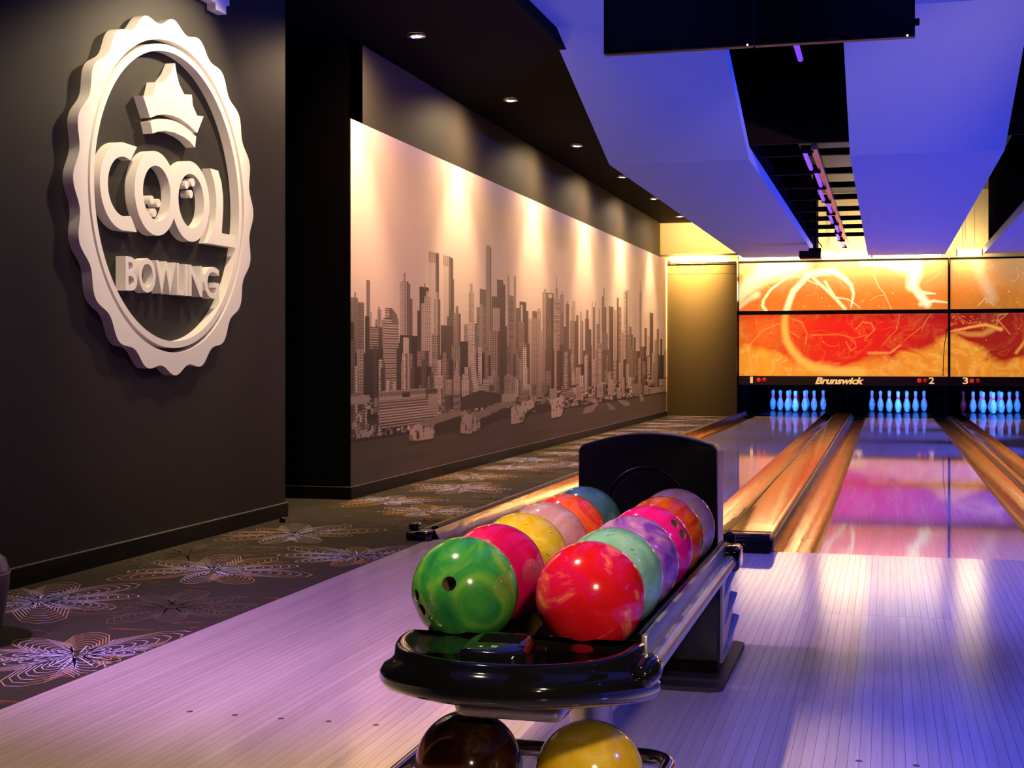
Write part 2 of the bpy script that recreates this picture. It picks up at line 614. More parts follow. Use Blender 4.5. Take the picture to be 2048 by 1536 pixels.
n1 = T.noise(T.map(o_, (3.2, 9, 1)), 1.6, 6, 0.4, 0.62)
n2 = T.noise(o_, 90, 2)
base = T.mix(n2, (0.034, 0.028, 0.019), (0.060, 0.047, 0.030))
rust = T.ramp(n1, [(0.60, (0, 0, 0)), (0.66, (1, 1, 1))])
T.col(T.mix(T.m('MULTIPLY', rust, 0.8), base, (0.21, 0.07, 0.022)))
T.bump(T.noise(o_, 220, 3), 0.5, 0.003)
m2 = mat('carpet_line_print', (0.5, 0.3, 0.1), 0.9, spec=0.1)
T = NT(m2)
at = T.n('ShaderNodeAttribute', attribute_name='tint')
T.col(at.outputs['Color'])
o = bpy.data.objects.new('floor_carpet', bmc)
bmc.materials.append(m)
bmc.materials.append(m2)
C.objects.link(o)
o['kind'] = 'structure'

# ------------------------------------------------------------------ approach: narrow maple boards, each a plank
def wood_mat(name, boards):
    m = mat(name, (0.6, 0.45, 0.36), 0.2, spec=0.5)
    T = NT(m)
    o_ = T.obj()
    sx = T.n('ShaderNodeSeparateXYZ')
    T.nt.links.new(o_, sx.inputs[0])
    if boards:
        idx = T.m('FLOOR', T.m('DIVIDE', sx.outputs[0], 0.027027))
        wn = T.n('ShaderNodeTexWhiteNoise', noise_dimensions='1D')
        T.nt.links.new(idx, wn.inputs['W'])
        r = wn.outputs['Value']
    else:
        r = T.n('ShaderNodeObjectInfo').outputs['Random']
    off = T.n('ShaderNodeCombineXYZ')
    T.put(off.inputs[0], T.m('MULTIPLY', r, 37.0))
    T.put(off.inputs[1], T.m('MULTIPLY', r, 91.0))
    grain = T.noise(T.map(o_, (60, 1.6, 1), off.outputs[0]), 1.0, 5, 0.6, 0.6)
    tone = T.m('ADD', T.m('ADD', T.m('MULTIPLY', r, 0.20), 0.06), T.m('MULTIPLY', grain, 0.70))
    c = T.ramp(tone, [(0.15, (0.44, 0.33, 0.27)), (0.55, (0.58, 0.455, 0.385)), (0.9, (0.69, 0.56, 0.48))])
    if boards:
        fr = T.m('FRACT', T.m('DIVIDE', sx.outputs[0], 0.027027))
        ln = T.m('LESS_THAN', fr, 0.045)
        c = T.mix(T.m('MULTIPLY', ln, 0.55), c, (0.10, 0.07, 0.06))
    T.col(c)
    return m
M['plank'] = wood_mat('maple_plank', False)
M['lane'] = wood_mat('maple_lane', True)
b = M['lane'].node_tree.nodes['Principled BSDF']
b.inputs['Roughness'].default_value = 0.045
T = NT(M['lane'])
T.bump(T.noise(T.map(T.obj(), (9, 0.7, 1)), 1.0, 3), 0.05, 0.003)
b = M['plank'].node_tree.nodes['Principled BSDF']
b.inputs['Roughness'].default_value = 0.15
M['subfloor'] = mat('dark_subfloor', (0.05, 0.035, 0.03), 0.6)

fl = struct('floor', BOX(XA, 5.2, -4.0, Y0, -0.08, -0.006), M['subfloor'])
PW = 0.027027
NP = 184
me = None
YS = 5.36
bmp = BOX(0.0004, PW - 0.0004, 1.2, YS - 0.001, -0.006, 0.0)
long_ = obj('plank', BOX(0.0004, PW - 0.0004, 1.2, Y0 - 0.0015, -0.006, 0.0), M['plank'], parent=fl)
near = obj('plank', bmp, M['plank'], parent=fl)
far = obj('plank', BOX(0.0004, PW - 0.0004, YS + 0.001, Y0 - 0.0015, -0.006, 0.0), M['plank'], parent=fl)
first = {id(long_): True, id(near): True, id(far): True}
def put(proto, x):
    if first.pop(id(proto), None):
        proto.location = (x, 0, 0)
    else:
        copy_to(proto, (x, 0, 0), fl)
for k in range(NP):
    x = XA + k * PW
    if -0.33 < x < 1.75 or k % 39 == 0:
        put(near, x)
        put(far, x)
    else:
        put(long_, x)
bm = NB()
for k in range(NP, 279):
    box(bm, XA + k * PW + .0004, XA + (k + 1) * PW - .0004, 1.2, Y0 - .0015, -0.006, 0.0)
o = obj('planks_beyond', bm, M['plank'], parent=fl)
o['kind'] = 'stuff'
o = obj('planks_behind', BOX(XA, 5.18, -4.0, 1.199, -0.006, 0.0), M['lane'], parent=fl)
o['kind'] = 'stuff'
for dx, dy in [(-1.845, 3.412), (-1.709, 3.411), (-1.572, 3.41), (-1.437, 3.416), (-1.302, 3.416), (-0.063, 3.416), (0.07, 3.414)]:
    obj('approach_dot', lathe(NB(), [(0.0085, 0.0), (0.0085, 0.0006)], 14, (dx, dy, 0)), M['dot'], parent=fl)

# ------------------------------------------------------------------ lanes, pin decks
bmd = mat('dark_pin_deck', (0.012, 0.012, 0.018), 0.10)
for k, xc in enumerate(LANES):
    struct('floor_lane', BOX(xc - LW / 2, xc + LW / 2, Y0, Y1, -0.1, 0.0), M['lane'])
    struct('floor_pin_deck', BOX(xc - LW / 2, xc + LW / 2, Y1 + .002, 26.0, -0.1, 0.0), bmd)
struct('floor_base', BOX(XW, 5.2, Y0, 26.4, -0.2, -0.101), M['matte_black'])
bm = NB()
box(bm, -2.6, 5.2, 26.3, 26.4, -0.1, 0.75)
box(bm, -2.6, 5.2, 23.42, 26.4, 0.72, 0.76)
for x in (-2.40, -0.6825, 1.003, 2.69, 4.45):
    box(bm, x - 0.03, x + 0.03, 23.30, 26.3, -0.1, 0.72)
struct('wall_pit', bm, M['pit'])

# ------------------------------------------------------------------ gutters and dividers
mg = mat('glossy_gutter', (0.16, 0.10, 0.05), 0.16, metal=0.9)
T = NT(mg)
T.col(T.mix(T.noise(T.map(T.obj(), (6, .8, 6)), 1.2, 3), (0.44, 0.22, 0.058), (0.30, 0.13, 0.034)))
T.bump(T.noise(T.map(T.obj(), (7, 1.5, 7)), 1.0, 3, 0.8), 0.22, 0.02)
mc = mat('glossy_golden_capping', (0.34, 0.22, 0.09), 0.13, metal=0.9)
T = NT(mc)
T.col(T.mix(T.noise(T.map(T.obj(), (3, .5, 3)), 1.5, 4), (0.40, 0.19, 0.045), (0.28, 0.12, 0.028)))
T.bump(T.noise(T.map(T.obj(), (5, 1.2, 5)), 1.3, 3, 0.6), 0.15, 0.02)
def gutter(par, x0, x1, zl=-0.002, zr=-0.002, dep=0.045):
    S = np.linspace(-1, 1, 19)
    xm, hw = (x0 + x1) / 2, (x1 - x0) / 2
    f = lambda q, o: (xm + q * hw, -dep - o + ((zl if q < 0 else zr) + dep) * abs(q) ** 2.6)
    pr = [f(q, 0) for q in S] + [f(q, .005) for q in S[::-1]]
    return obj('gutter', prism(NB(), pr, 'y', Y0, 23.9), mg, parent=par, smooth=35)
def capping(par, x0, x1, zt):
    r = min(0.03, (x1 - x0) * 0.3)
    pr = [(x0, -0.02), (x1, -0.02), (x1, zt - r)]
    pr += [(x1 - r + r * math.cos(a), zt - r + r * math.sin(a)) for a in np.linspace(0.3, PI / 2, 5)]
    pr += [((x0 + x1) / 2, zt + 0.004)]
    pr += [(x0 + r - r * math.cos(a), zt - r + r * math.sin(a)) for a in np.linspace(PI / 2, 0.3, 5)]
    pr += [(x0, zt - r)]
    for xe in (x0 - .007, x1 - .003):
        obj('edge_strip', BOX(xe, xe + .010, Y0 + .06, 23.14, -.01, zt - r * .55), M['baseboard'], parent=par)
    return obj('capping', prism(NB(), pr, 'y', Y0 + 0.05, 23.15), mc, parent=par, smooth=25)
GW = 0.235
t = thing('lane_divider', 'wide golden lane divider between lanes one and two, black rounded end cap', 'lane divider', (-0.6825, Y0, 0))
capping(t, -0.811, -0.554, 0.072)
gutter(t, -1.046, -0.811, -.002, .02)
gutter(t, -0.554, -0.319, .02, -.002)
e = obj('end_cap', RBOX(-0.822, -0.543, Y0 - 0.10, Y0 + 0.10, 0.0, 0.080, 0.020, 3), M['satin_black'], parent=t, smooth=35)
obj('top_plate', RBOX(-0.805, -0.560, Y0 - 0.05, Y0 + 0.12, 0.078, 0.086, 0.003), mc, parent=e, smooth=35)
lobj('screw', lathe(NB(), [(0.006, 0), (0.004, 0.003)], 10, (0, 0, 0)), M['chrome'], parent=e, matrix=Matrix.Translation((0, -0.10, 0.045)) @ Matrix.Rotation(PI / 2, 4, 'X'))
t = thing('lane_divider', 'narrow dark golden divider with two gutters between lanes two and three', 'lane divider', (1.003, Y0, 0))
capping(t, 0.970, 1.036, 0.045)
gutter(t, 0.735, 0.970)
gutter(t, 1.036, 1.271)
t = thing('lane_divider', 'golden divider and gutters along the far right side of lane three', 'lane divider', (2.69, Y0, 0))
capping(t, 2.56, 2.817, 0.062)
gutter(t, 2.325, 2.56)
gutter(t, 2.817, 3.052)
obj('end_cap', RBOX(2.55, 2.827, Y0 - 0.10, Y0 + 0.10, 0.0, 0.080, 0.02, 3), M['satin_black'], parent=t, smooth=35)
t = thing('lane_edge_gutter', 'golden gutter with raised black edge rail between carpet and lane one', 'gutter', (-2.40, Y0, 0))
gutter(t, -2.334, -2.10, .052, -.002)
bm = NB()
pr = [(-2.50, 0.0), (-2.50, 0.012), (-2.41, 0.018), (-2.385, 0.040), (-2.375, 0.058), (-2.345, 0.062), (-2.336, 0.056), (-2.336, 0.0)]
obj('edge_rail', prism(bm, pr, 'y', Y0 + 0.08, 22.94), M['baseboard'], parent=t, smooth=25)
obj('edge_strip', RBOX(-2.53, -2.502, Y0 + 0.1, 22.94, 0, 0.008, 0.002), mat('tan_edge_strip', (0.16, 0.10, 0.06), 0.35), parent=t)
e = obj('end_cap', RBOX(-2.47, -2.335, Y0 - 0.09, Y0 + 0.08, 0.0, 0.050, 0.016, 3), M['gloss_black'], parent=t, smooth=35)
obj('cap_lug', RBOX(-2.475, -2.425, Y0 - 0.03, Y0 + 0.06, 0.048, 0.085, 0.012, 3), M['gloss_black'], parent=e, smooth=35)
t = thing('lane_edge_gutter', 'gutter and edge rail along the far right wall', 'gutter', (4.3, Y0, 0))
gutter(t, 4.106, 4.341)
obj('edge_rail', RBOX(4.342, 4.5, Y0, 23.15, 0, 0.06, 0.015), M['baseboard'], parent=t, smooth=35)
struct('floor_side', BOX(4.5, 5.2, Y0, 23.3, -0.1, 0.0), m)

# ------------------------------------------------------------------ city mural (flat print, colours painted per point of a fine mesh)
def lattice(seed, n=64):
    return np.random.RandomState(seed).rand(n, n)
def vnoise(x, y, seed):
    g = lattice(seed)
    xi = np.floor(x).astype(int)
    yi = np.floor(y).astype(int)
    fx = x - xi
    fy = y - yi
    fx = fx * fx * (3 - 2 * fx)
    fy = fy * fy * (3 - 2 * fy)
    a = g[yi % 64, xi % 64]
    b = g[yi % 64, (xi + 1) % 64]
    c = g[(yi + 1) % 64, xi % 64]
    d = g[(yi + 1) % 64, (xi + 1) % 64]
    return (a * (1 - fx) + b * fx) * (1 - fy) + (c * (1 - fx) + d * fx) * fy
def fbm(x, y, seed, oct=5):
    s, amp, tot = 0, 1.0, 0
    for k in range(oct):
        s = s + amp * vnoise(x * 2 ** k, y * 2 ** k, seed + k)
        tot += amp
        amp *= 0.5
    return s / tot
def grid_mesh(name, P, COLS):
    """P: (ny,nx,3) points, COLS: (ny,nx,3)"""
    ny, nx = P.shape[:2]
    me = bpy.data.meshes.new(name)
    me.vertices.add(ny * nx)
    me.vertices.foreach_set('co', P.reshape(-1).astype(np.float32))
    i = np.arange((ny - 1) * (nx - 1))
    r, c = i // (nx - 1), i % (nx - 1)
    a = r * nx + c
    q = np.stack([a, a + 1, a + nx + 1, a + nx], 1).astype(np.int32)
    me.loops.add(q.size)
    me.loops.foreach_set('vertex_index', q.reshape(-1))
    me.polygons.add(len(q))
    me.polygons.foreach_set('loop_start', np.arange(0, q.size, 4, dtype=np.int32))
    me.update(calc_edges=True)
    at = me.color_attributes.new('print', 'FLOAT_COLOR', 'POINT')
    full = np.ones((ny * nx, 4), np.float32)
    full[:, :3] = COLS.reshape(-1, 3)
    at.data.foreach_set('color', full.reshape(-1))
    return me

NXm, NZm = 720, 620
zc = 10145.0 / (1772 - np.linspace(697.3, 1336.2, NXm))
Yc = (zc - 3.55 * math.sin(YAW)) / math.cos(YAW)
Yc = np.clip(Yc, 8.815, 22.94)
Zr = np.linspace(0.090, 2.615, NZm)
YY, ZZ = np.meshgrid(Yc, Zr)
colI = np.arange(NXm)[None, :].repeat(NZm, 0)
cl = np.clip(fbm(YY * 0.55, ZZ * 6, 3) - 0.5, 0, 1) * np.clip((YY - 15) / 6, 0, 1)
img = 0.80 + 0.05 * (fbm(YY * .35, ZZ * 1.2, 9, 3) - .5) + 0.35 * cl * np.exp(-((ZZ - 1.55) / .25) ** 2)
rs = np.random.RandomState(11)
SH = 0.395
def cols(y0, y1):
    return int(np.searchsorted(Yc, y0)), int(np.searchsorted(Yc, y1))
def rows(z0, z1):
    return int(np.searchsorted(Zr, z0)), int(np.searchsorted(Zr, z1))
def build(y0, y1, zb, zt, tone, pat):
    a, b_ = cols(y0, y1)
    b_ = max(b_, a + 1)
    c, d = rows(zb, zt)
    if d <= c or a >= NXm: return
    sub = np.full((d - c, b_ - a), tone, float)
    ci = colI[c:d, a:b_] - a
    zz = ZZ[c:d, a:b_]
    W = b_ - a
    pz = rs.uniform(0.015, 0.021)
    fz = (zz / pz) % 1.0
    px = rs.choice([3, 4, 4, 5])
    rnd_ = rs.rand(d - c, W)
    if pat in 'gw':
        hole = (fz > 0.45) & (ci % px >= max(1, px // 2))
        sub = np.where(hole, sub * 0.42, sub * 1.32)
        if pat == 'w':
            sub = sub * (0.72 + 0.55 * rnd_)
    elif pat == 'r':
        sub = np.where(fz > 0.5, sub * 0.45, sub * 1.40)
    elif pat == 'v':
        sub = np.where(ci % 4 == 0, sub * 1.55, sub * 0.92)
    elif pat == 'c':
        top = zz > zt - 0.085
        sub = np.where(top & (ci % 4 < 2), sub * 0.55, sub * (0.96 + 0.06 * rnd_))
    elif pat == 'o':
        fz = (zz / 0.060) % 1.0
        sub = np.where((fz > 0.45) & (ci % 5 > 0), sub * (0.42 + .3 * rnd_), sub * 1.05)
    if pat not in 'p' and W > 8 and rs.rand() < 0.6:
        k = int(W * rs.uniform(.65, .8))
        sub[:, k:] *= 0.50
    if pat != 'c':
        sub *= (0.82 + 0.18 * np.clip((zz - .4) / .8, 0, 1))
    img[c:d, a:b_] = sub
def inpoly(pts):
    ys = [p[0] for p in pts]
    zs = [p[1] for p in pts]
    a, b_ = cols(min(ys), max(ys))
    c, d = rows(min(zs), max(zs))
    y, z = YY[c:d, a:b_], ZZ[c:d, a:b_]
    ins = np.zeros(y.shape, bool)
    n = len(pts)
    for i in range(n):
        (y0, z0), (y1, z1) = pts[i], pts[(i + 1) % n]
        if z0 == z1: continue
        ins ^= ((z0 > z) != (z1 > z)) & (y < (y1 - y0) * (z - z0) / (z1 - z0) + y0)
    return (slice(c, d), slice(a, b_)), ins
# dark mass of the town behind everything
for k in range(130):
    y = Yc[rs.randint(0, NXm - 30)]
    y1 = Yc[min(NXm - 1, int(np.searchsorted(Yc, y)) + rs.randint(8, 26))]
    build(y, y1, SH, rs.uniform(0.75, 1.05) + 0.1 * math.sin(y * 2), rs.choice([.10, .13, .18, .26, .34]), rs.choice(list('pwgr')))
BUILD = "8.78 9.07 1.361 .30 w;8.82 8.95 1.388 .35 p;8.89 8.91 1.425 .3 p;9.11 9.18 1.524 .35 p;9.09 9.21 1.266 .12 p;9.17 9.22 1.304 .55 p;9.28 9.45 1.25 .45 w;9.33 9.41 1.325 .5 p;9.35 9.38 1.344 .4 p;9.17 9.43 1.195 .4 r;9.8 10.09 1.429 .55 g;9.8 10.04 1.543 .55 g;9.83 10.0 1.559 .55 g;9.89 9.94 1.622 .5 p;9.49 9.63 1.339 .5 r;9.63 9.72 1.305 .5 r;9.45 9.78 1.264 .5 r;10.26 10.49 1.538 .15 p;10.38 10.4 1.563 .2 p;10.49 10.75 1.83 .72 c;10.69 10.75 1.816 .22 p;10.87 11.07 1.825 .72 c;11.07 11.13 1.817 .22 p;11.11 11.16 1.642 .25 p;10.42 10.49 1.509 .55 w;10.21 10.32 1.344 .15 p;10.3 10.38 1.404 .6 p;10.38 10.55 1.463 .52 g;10.61 10.79 1.456 .45 g;10.67 10.73 1.507 .5 g;10.96 11.13 1.321 .28 p;11.01 11.07 1.383 .28 p;11.14 11.35 1.354 .45 r;11.21 11.28 1.412 .4 p;10.8 11.14 1.241 .17 v;11.44 11.55 1.266 .45 w;11.58 11.74 1.551 .5 w;11.62 11.7 1.63 .55 p;11.93 12.12 1.597 .3 p;12.12 12.3 1.995 .38 g;12.14 12.27 2.015 .5 p;12.31 12.59 1.548 .25 w;12.5 12.72 1.714 .27 r;12.56 12.79 1.678 .22 r;11.82 12.13 1.429 .38 w;11.92 12.02 1.457 .5 p;11.56 11.84 1.285 .6 g;12.36 12.6 1.442 .62 v;12.24 12.67 1.225 .48 g;12.63 12.85 1.281 .22 p;12.87 12.98 1.589 .33 p;12.9 12.93 1.771 .4 p;11.1 11.36 1.077 .38 w;9.8 10.21 1.143 .13 v;9.88 10.01 1.13 .75 p;8.78 9.19 1.007 .1 p;8.78 8.88 1.221 .12 p;8.94 9.06 1.029 .45 w;9.17 9.45 1.038 .1 p;10.21 10.49 1.028 .4 w;10.21 10.79 0.903 .1 p;11.33 11.57 1.115 .12 p;11.83 12.13 1.017 .12 p;10.56 10.79 1.166 .42 w;10.79 11.13 0.961 .25 w;12.07 12.27 0.999 .15 p;12.87 13.13 1.587 .36 r;12.87 12.94 1.776 .5 p;13.1 13.19 1.78 .45 p;13.19 13.32 1.469 .28 p;13.33 13.59 1.539 .17 p;13.58 13.68 1.455 .2 p;13.37 13.45 1.506 .7 p;13.27 13.52 1.337 .38 p;13.68 13.82 1.379 .6 p;13.85 14.06 1.461 .28 p;14.05 14.2 1.494 .5 w;13.81 14.21 1.386 .44 g;14.12 14.27 1.264 .55 p;14.29 14.5 1.677 .42 r;14.35 14.45 1.717 .5 p;14.49 14.79 1.683 .28 r;14.55 14.72 1.671 .75 p;14.55 14.72 1.629 .28 r;14.87 15.01 1.749 .5 p;14.91 14.97 1.818 .5 p;14.92 14.95 1.88 .5 p;14.81 15.09 1.633 .55 r;15.08 15.28 1.69 .5 p;15.18 15.25 1.733 .55 p;15.08 15.24 1.477 .4 v;15.27 15.41 1.327 .3 p;15.4 15.57 1.595 .28 p;15.47 15.52 1.625 .3 p;15.68 15.9 1.57 .5 g;15.72 15.88 1.644 .6 p;15.61 15.96 1.41 .4 g;15.95 16.06 1.484 .25 p;16.11 16.34 1.422 .62 v;16.15 16.24 1.534 .5 p;16.43 16.79 1.329 .2 p;16.44 16.67 1.456 .25 w;16.5 16.61 1.559 .25 p;16.83 17.09 1.612 .3 p;16.83 16.91 1.687 .65 p;17.01 17.09 1.681 .65 p;17.13 17.34 1.409 .42 r;17.26 17.33 1.597 .4 p;17.46 17.65 1.768 .32 g;17.55 17.63 1.878 .4 p;17.63 17.77 1.638 .28 p;17.46 17.88 1.297 .38 w;17.93 18.25 1.659 .2 r;18.27 18.47 1.62 .5 v;18.5 18.63 1.797 .2 p;18.61 18.82 1.674 .42 r;18.8 18.98 1.332 .5 v;19.0 19.3 1.925 .62 r;19.3 19.49 1.952 .68 p;19.39 19.63 1.418 .35 g;19.28 19.71 1.313 .42 r;20.26 20.49 1.952 .45 p;20.32 20.4 2.123 .5 p;20.72 20.93 1.431 .33 p;20.96 21.27 1.308 .62 v;21.2 21.54 1.679 .2 w;21.64 21.87 1.252 .5 p;21.88 22.11 1.439 .4 p;22.24 22.4 1.284 .15 p;22.54 23.19 1.126 .55 w;19.81 19.95 1.274 .22 p;19.7 20.31 1.077 .35 w;20.31 20.86 1.143 .3 w;21.34 22.6 1.02 .25 w;12.84 13.11 1.082 .35 w;12.99 13.16 1.155 .42 p;13.17 13.36 1.043 .42 r;13.34 13.7 1.123 .42 r;12.62 12.84 1.25 .2 p;14.26 14.45 1.104 .5 p;14.4 14.81 1.061 .22 w;14.81 14.96 1.259 .6 p;15.08 15.45 1.124 .25 p;15.34 15.57 1.042 .55 w;15.29 15.53 0.886 .6 r;16.0 16.38 0.894 .22 w;17.13 17.5 1.163 .5 r;17.5 18.06 1.079 .28 p;18.06 18.57 0.899 .2 p;17.84 18.22 0.789 .62 r;18.88 19.05 0.955 .72 p;19.3 19.7 1.119 .38 g;21.39 21.64 1.052 .65 p;21.34 21.95 0.788 .5 v;19.95 20.35 0.861 .3 w;15.92 16.21 0.858 .55 w"
for l in BUILD.split(';'):
    y0, y1, zt, tn, pt = l.split()
    build(float(y0), float(y1), SH, float(zt), float(tn), pt)
for k in range(90):
    i = rs.randint(0, NXm - 20)
    build(Yc[i], Yc[i + rs.randint(4, 13)], SH, rs.uniform(.62, 1.12), rs.choice([.16, .22, .42, .58, .66]), rs.choice(list('gwwr')))
# white slanted facade, wedge roofs
for tn, pts in ((.66, [(11.55, 1.15), (11.68, 1.12), (11.93, .62), (11.93, .5), (11.80, .5)]), (.35, [(9.63, 1.345), (9.74, 1.30), (9.78, 1.22), (9.63, 1.22)]),
                (.6, [(15.62, 1.0), (15.75, .93), (16.0, .55), (15.85, .55)])):
    sl, ins = inpoly(pts)
    img[sl] = np.where(ins, tn * (0.75 + 0.4 * (((ZZ[sl] / .02) % 1) > .5)), img[sl])
# clutter at the foot of the town
for k in range(900):
    i = rs.randint(0, NXm - 14)
    z = SH + abs(rs.normal(0, .11)) + .02
    build(Yc[i], Yc[i + rs.randint(2, 12)], z - rs.uniform(.012, .05), z, rs.choice([.08, .12, .2, .4, .6, .72]), rs.choice(list('ppww')))
LOW = "9.37 10.71 0.729 0.643 .62 o;9.37 10.71 0.65 0.45 .55 r2;9.86 10.04 0.709 0.673 .15 p;10.48 10.71 0.678 0.558 .62 p;10.82 11.33 0.662 0.533 .5 o;10.92 11.13 0.655 0.542 .2 w;8.78 9.17 0.706 0.651 .62 p;8.78 9.01 0.728 0.702 .4 p;9.26 9.34 0.684 0.617 .5 p;10.95 11.16 0.792 0.666 .5 w;11.15 11.38 0.812 0.661 .55 w;11.38 11.69 0.776 0.638 .66 g;11.17 11.28 0.86 0.805 .6 p;11.89 12.38 0.733 0.665 .55 r;12.04 12.38 0.783 0.723 .6 g;12.66 13.21 0.628 0.546 .68 p;13.07 13.37 0.745 0.621 .6 g;12.76 13.07 0.8 0.628 .5 w;13.43 13.76 0.697 0.536 .45 w;10.65 10.84 0.827 0.72 .6 w;12.98 13.18 0.783 0.622 .5 g;13.15 13.36 0.746 0.582 .62 w;13.47 14.03 0.696 0.587 .6 w;13.43 13.71 0.633 0.586 .4 w;14.26 14.58 0.677 0.588 .3 w;14.63 14.96 0.631 0.501 .6 p;15.19 15.74 0.63 0.522 .45 r;15.31 15.55 0.752 0.617 .6 r;15.93 16.25 0.617 0.505 .6 p;17.16 17.69 0.635 0.468 .6 g;17.84 18.25 0.78 0.686 .6 r;17.88 18.23 0.686 0.474 .66 p;18.5 18.8 0.532 0.427 .65 p;18.84 19.06 0.705 0.426 .65 p;19.66 20.87 0.592 0.443 .45 w;20.66 21.09 0.554 0.428 .6 p;21.25 23.11 0.51 0.415 .6 p;22.11 23.11 0.627 0.521 .65 p"
for l in LOW.split(';'):
    y0, y1, zt, zb, tn, pt = l.split()
    build(float(y0), float(y1), float(zb), float(zt), float(tn), 'r' if pt == 'r2' else pt)
# water
wn = fbm(YY * 1.2, ZZ * 26, 21, 4)
water = 0.215 + 0.07 * (wn - .5) + 0.06 * np.clip((YY - 14) / 8, 0, 1)
shore = SH + 0.012 * (fbm(YY * 2.2, YY * 0, 5, 3) - .5)
img = np.where(ZZ < shore, water, img)
edge = (ZZ > shore - .012) & (ZZ < shore + .012)
img = np.where(edge, 0.10, img)
POLY = [('.12', [(10.636, 0.443), (11.357, 0.482), (11.357, 0.354), (10.636, 0.33)]), ('.45', [(10.234, 0.458), (10.744, 0.507), (11.33, 0.523), (11.357, 0.474), (10.636, 0.432), (10.414, 0.416)]), ('.68', [(10.027, 0.413), (10.223, 0.458), (10.414, 0.412), (10.636, 0.432), (10.636, 0.318), (10.278, 0.32), (10.027, 0.335)]), ('.2', [(10.19, 0.391), (10.256, 0.387), (10.256, 0.332), (10.19, 0.336)]), ('.14', [(9.974, 0.334), (10.278, 0.32), (10.636, 0.318), (10.636, 0.303), (10.278, 0.294), (9.974, 0.299)]), ('.12', [(11.934, 0.417), (12.599, 0.468), (13.001, 0.49), (13.001, 0.417), (11.934, 0.325)]), ('.45', [(11.384, 0.465), (11.745, 0.475), (12.599, 0.548), (13.212, 0.538), (13.212, 0.501), (12.599, 0.486), (11.919, 0.422)]), ('.6', [(11.384, 0.497), (11.52, 0.484), (11.745, 0.459), (11.934, 0.392), (11.934, 0.325), (11.632, 0.299), (11.344, 0.323), (11.344, 0.403)]), ('.14', [(11.304, 0.325), (11.632, 0.299), (11.934, 0.325), (11.934, 0.304), (11.66, 0.285), (11.304, 0.297)]), ('.3', [(11.479, 0.388), (11.534, 0.386), (11.534, 0.337), (11.479, 0.34)]), ('.12', [(13.566, 0.418), (13.929, 0.478), (13.929, 0.423), (13.566, 0.329)]), ('.7', [(13.012, 0.485), (13.153, 0.504), (13.904, 0.546), (13.929, 0.466), (13.566, 0.412), (13.425, 0.323), (13.012, 0.313)]), ('.14', [(12.977, 0.32), (13.425, 0.323), (13.566, 0.347), (13.566, 0.323), (13.425, 0.299), (12.977, 0.301)]), ('.12', [(13.929, 0.49), (14.657, 0.467), (14.657, 0.39), (13.929, 0.411)]), ('.72', [(14.673, 0.505), (14.963, 0.529), (15.281, 0.534), (15.281, 0.433), (15.193, 0.31), (14.684, 0.311)]), ('.14', [(14.522, 0.299), (15.193, 0.31), (15.311, 0.392), (15.37, 0.377), (15.252, 0.285), (14.575, 0.288)]), ('.5', [(16.317, 0.307), (16.451, 0.366), (16.868, 0.381), (17.194, 0.445), (17.246, 0.383), (16.868, 0.293), (16.317, 0.292)]), ('.45', [(17.764, 0.39), (17.962, 0.368), (18.371, 0.299), (18.413, 0.274), (18.002, 0.273)]), ('.5', [(18.54, 0.398), (19.2, 0.37), (19.523, 0.31), (19.291, 0.284), (18.931, 0.313)]), ('.5', [(20.252, 0.443), (20.455, 0.438), (20.715, 0.325), (20.353, 0.309)]), ('.15', [(11.33, 0.627), (11.919, 0.678), (12.534, 0.638), (12.665, 0.563), (12.098, 0.521), (11.357, 0.522)])]
for tn, pts in POLY:
    sl, ins = inpoly(pts)
    img[sl] = np.where(ins, float(tn) * (0.92 + 0.12 * rs.rand(*ins.shape)) * np.where((fbm(YY[sl] * 14, ZZ[sl] * 30, 77, 3) > .64) & (float(tn) > .55), .45, 1.0), img[sl])
alb = 0.012 + 0.95 * np.clip(img, 0, 1) ** 1.6
ti = np.clip(img, 0, 1)
CM = np.stack([alb, alb * (.66 + .13 * ti), alb * (.50 + .17 * ti)], -1)
Pm = np.stack([np.full_like(YY, 0.0), YY - 8.815, ZZ - 0.09], -1)
me = grid_mesh('city_mural', Pm, CM)
mm = mat('mural_print', (.5, .5, .5), 0.5, spec=0.35)
T = NT(mm)
T.col(T.n('ShaderNodeAttribute', attribute_name='print').outputs['Color'])
o = bpy.data.objects.new('city_mural', me)
me.materials.append(mm)
C.objects.link(o)
o.location = (XW + 0.004, 8.815, 0.09)
tag(o, 'long sepia wall mural of a city skyline over a river with piers', 'mural')

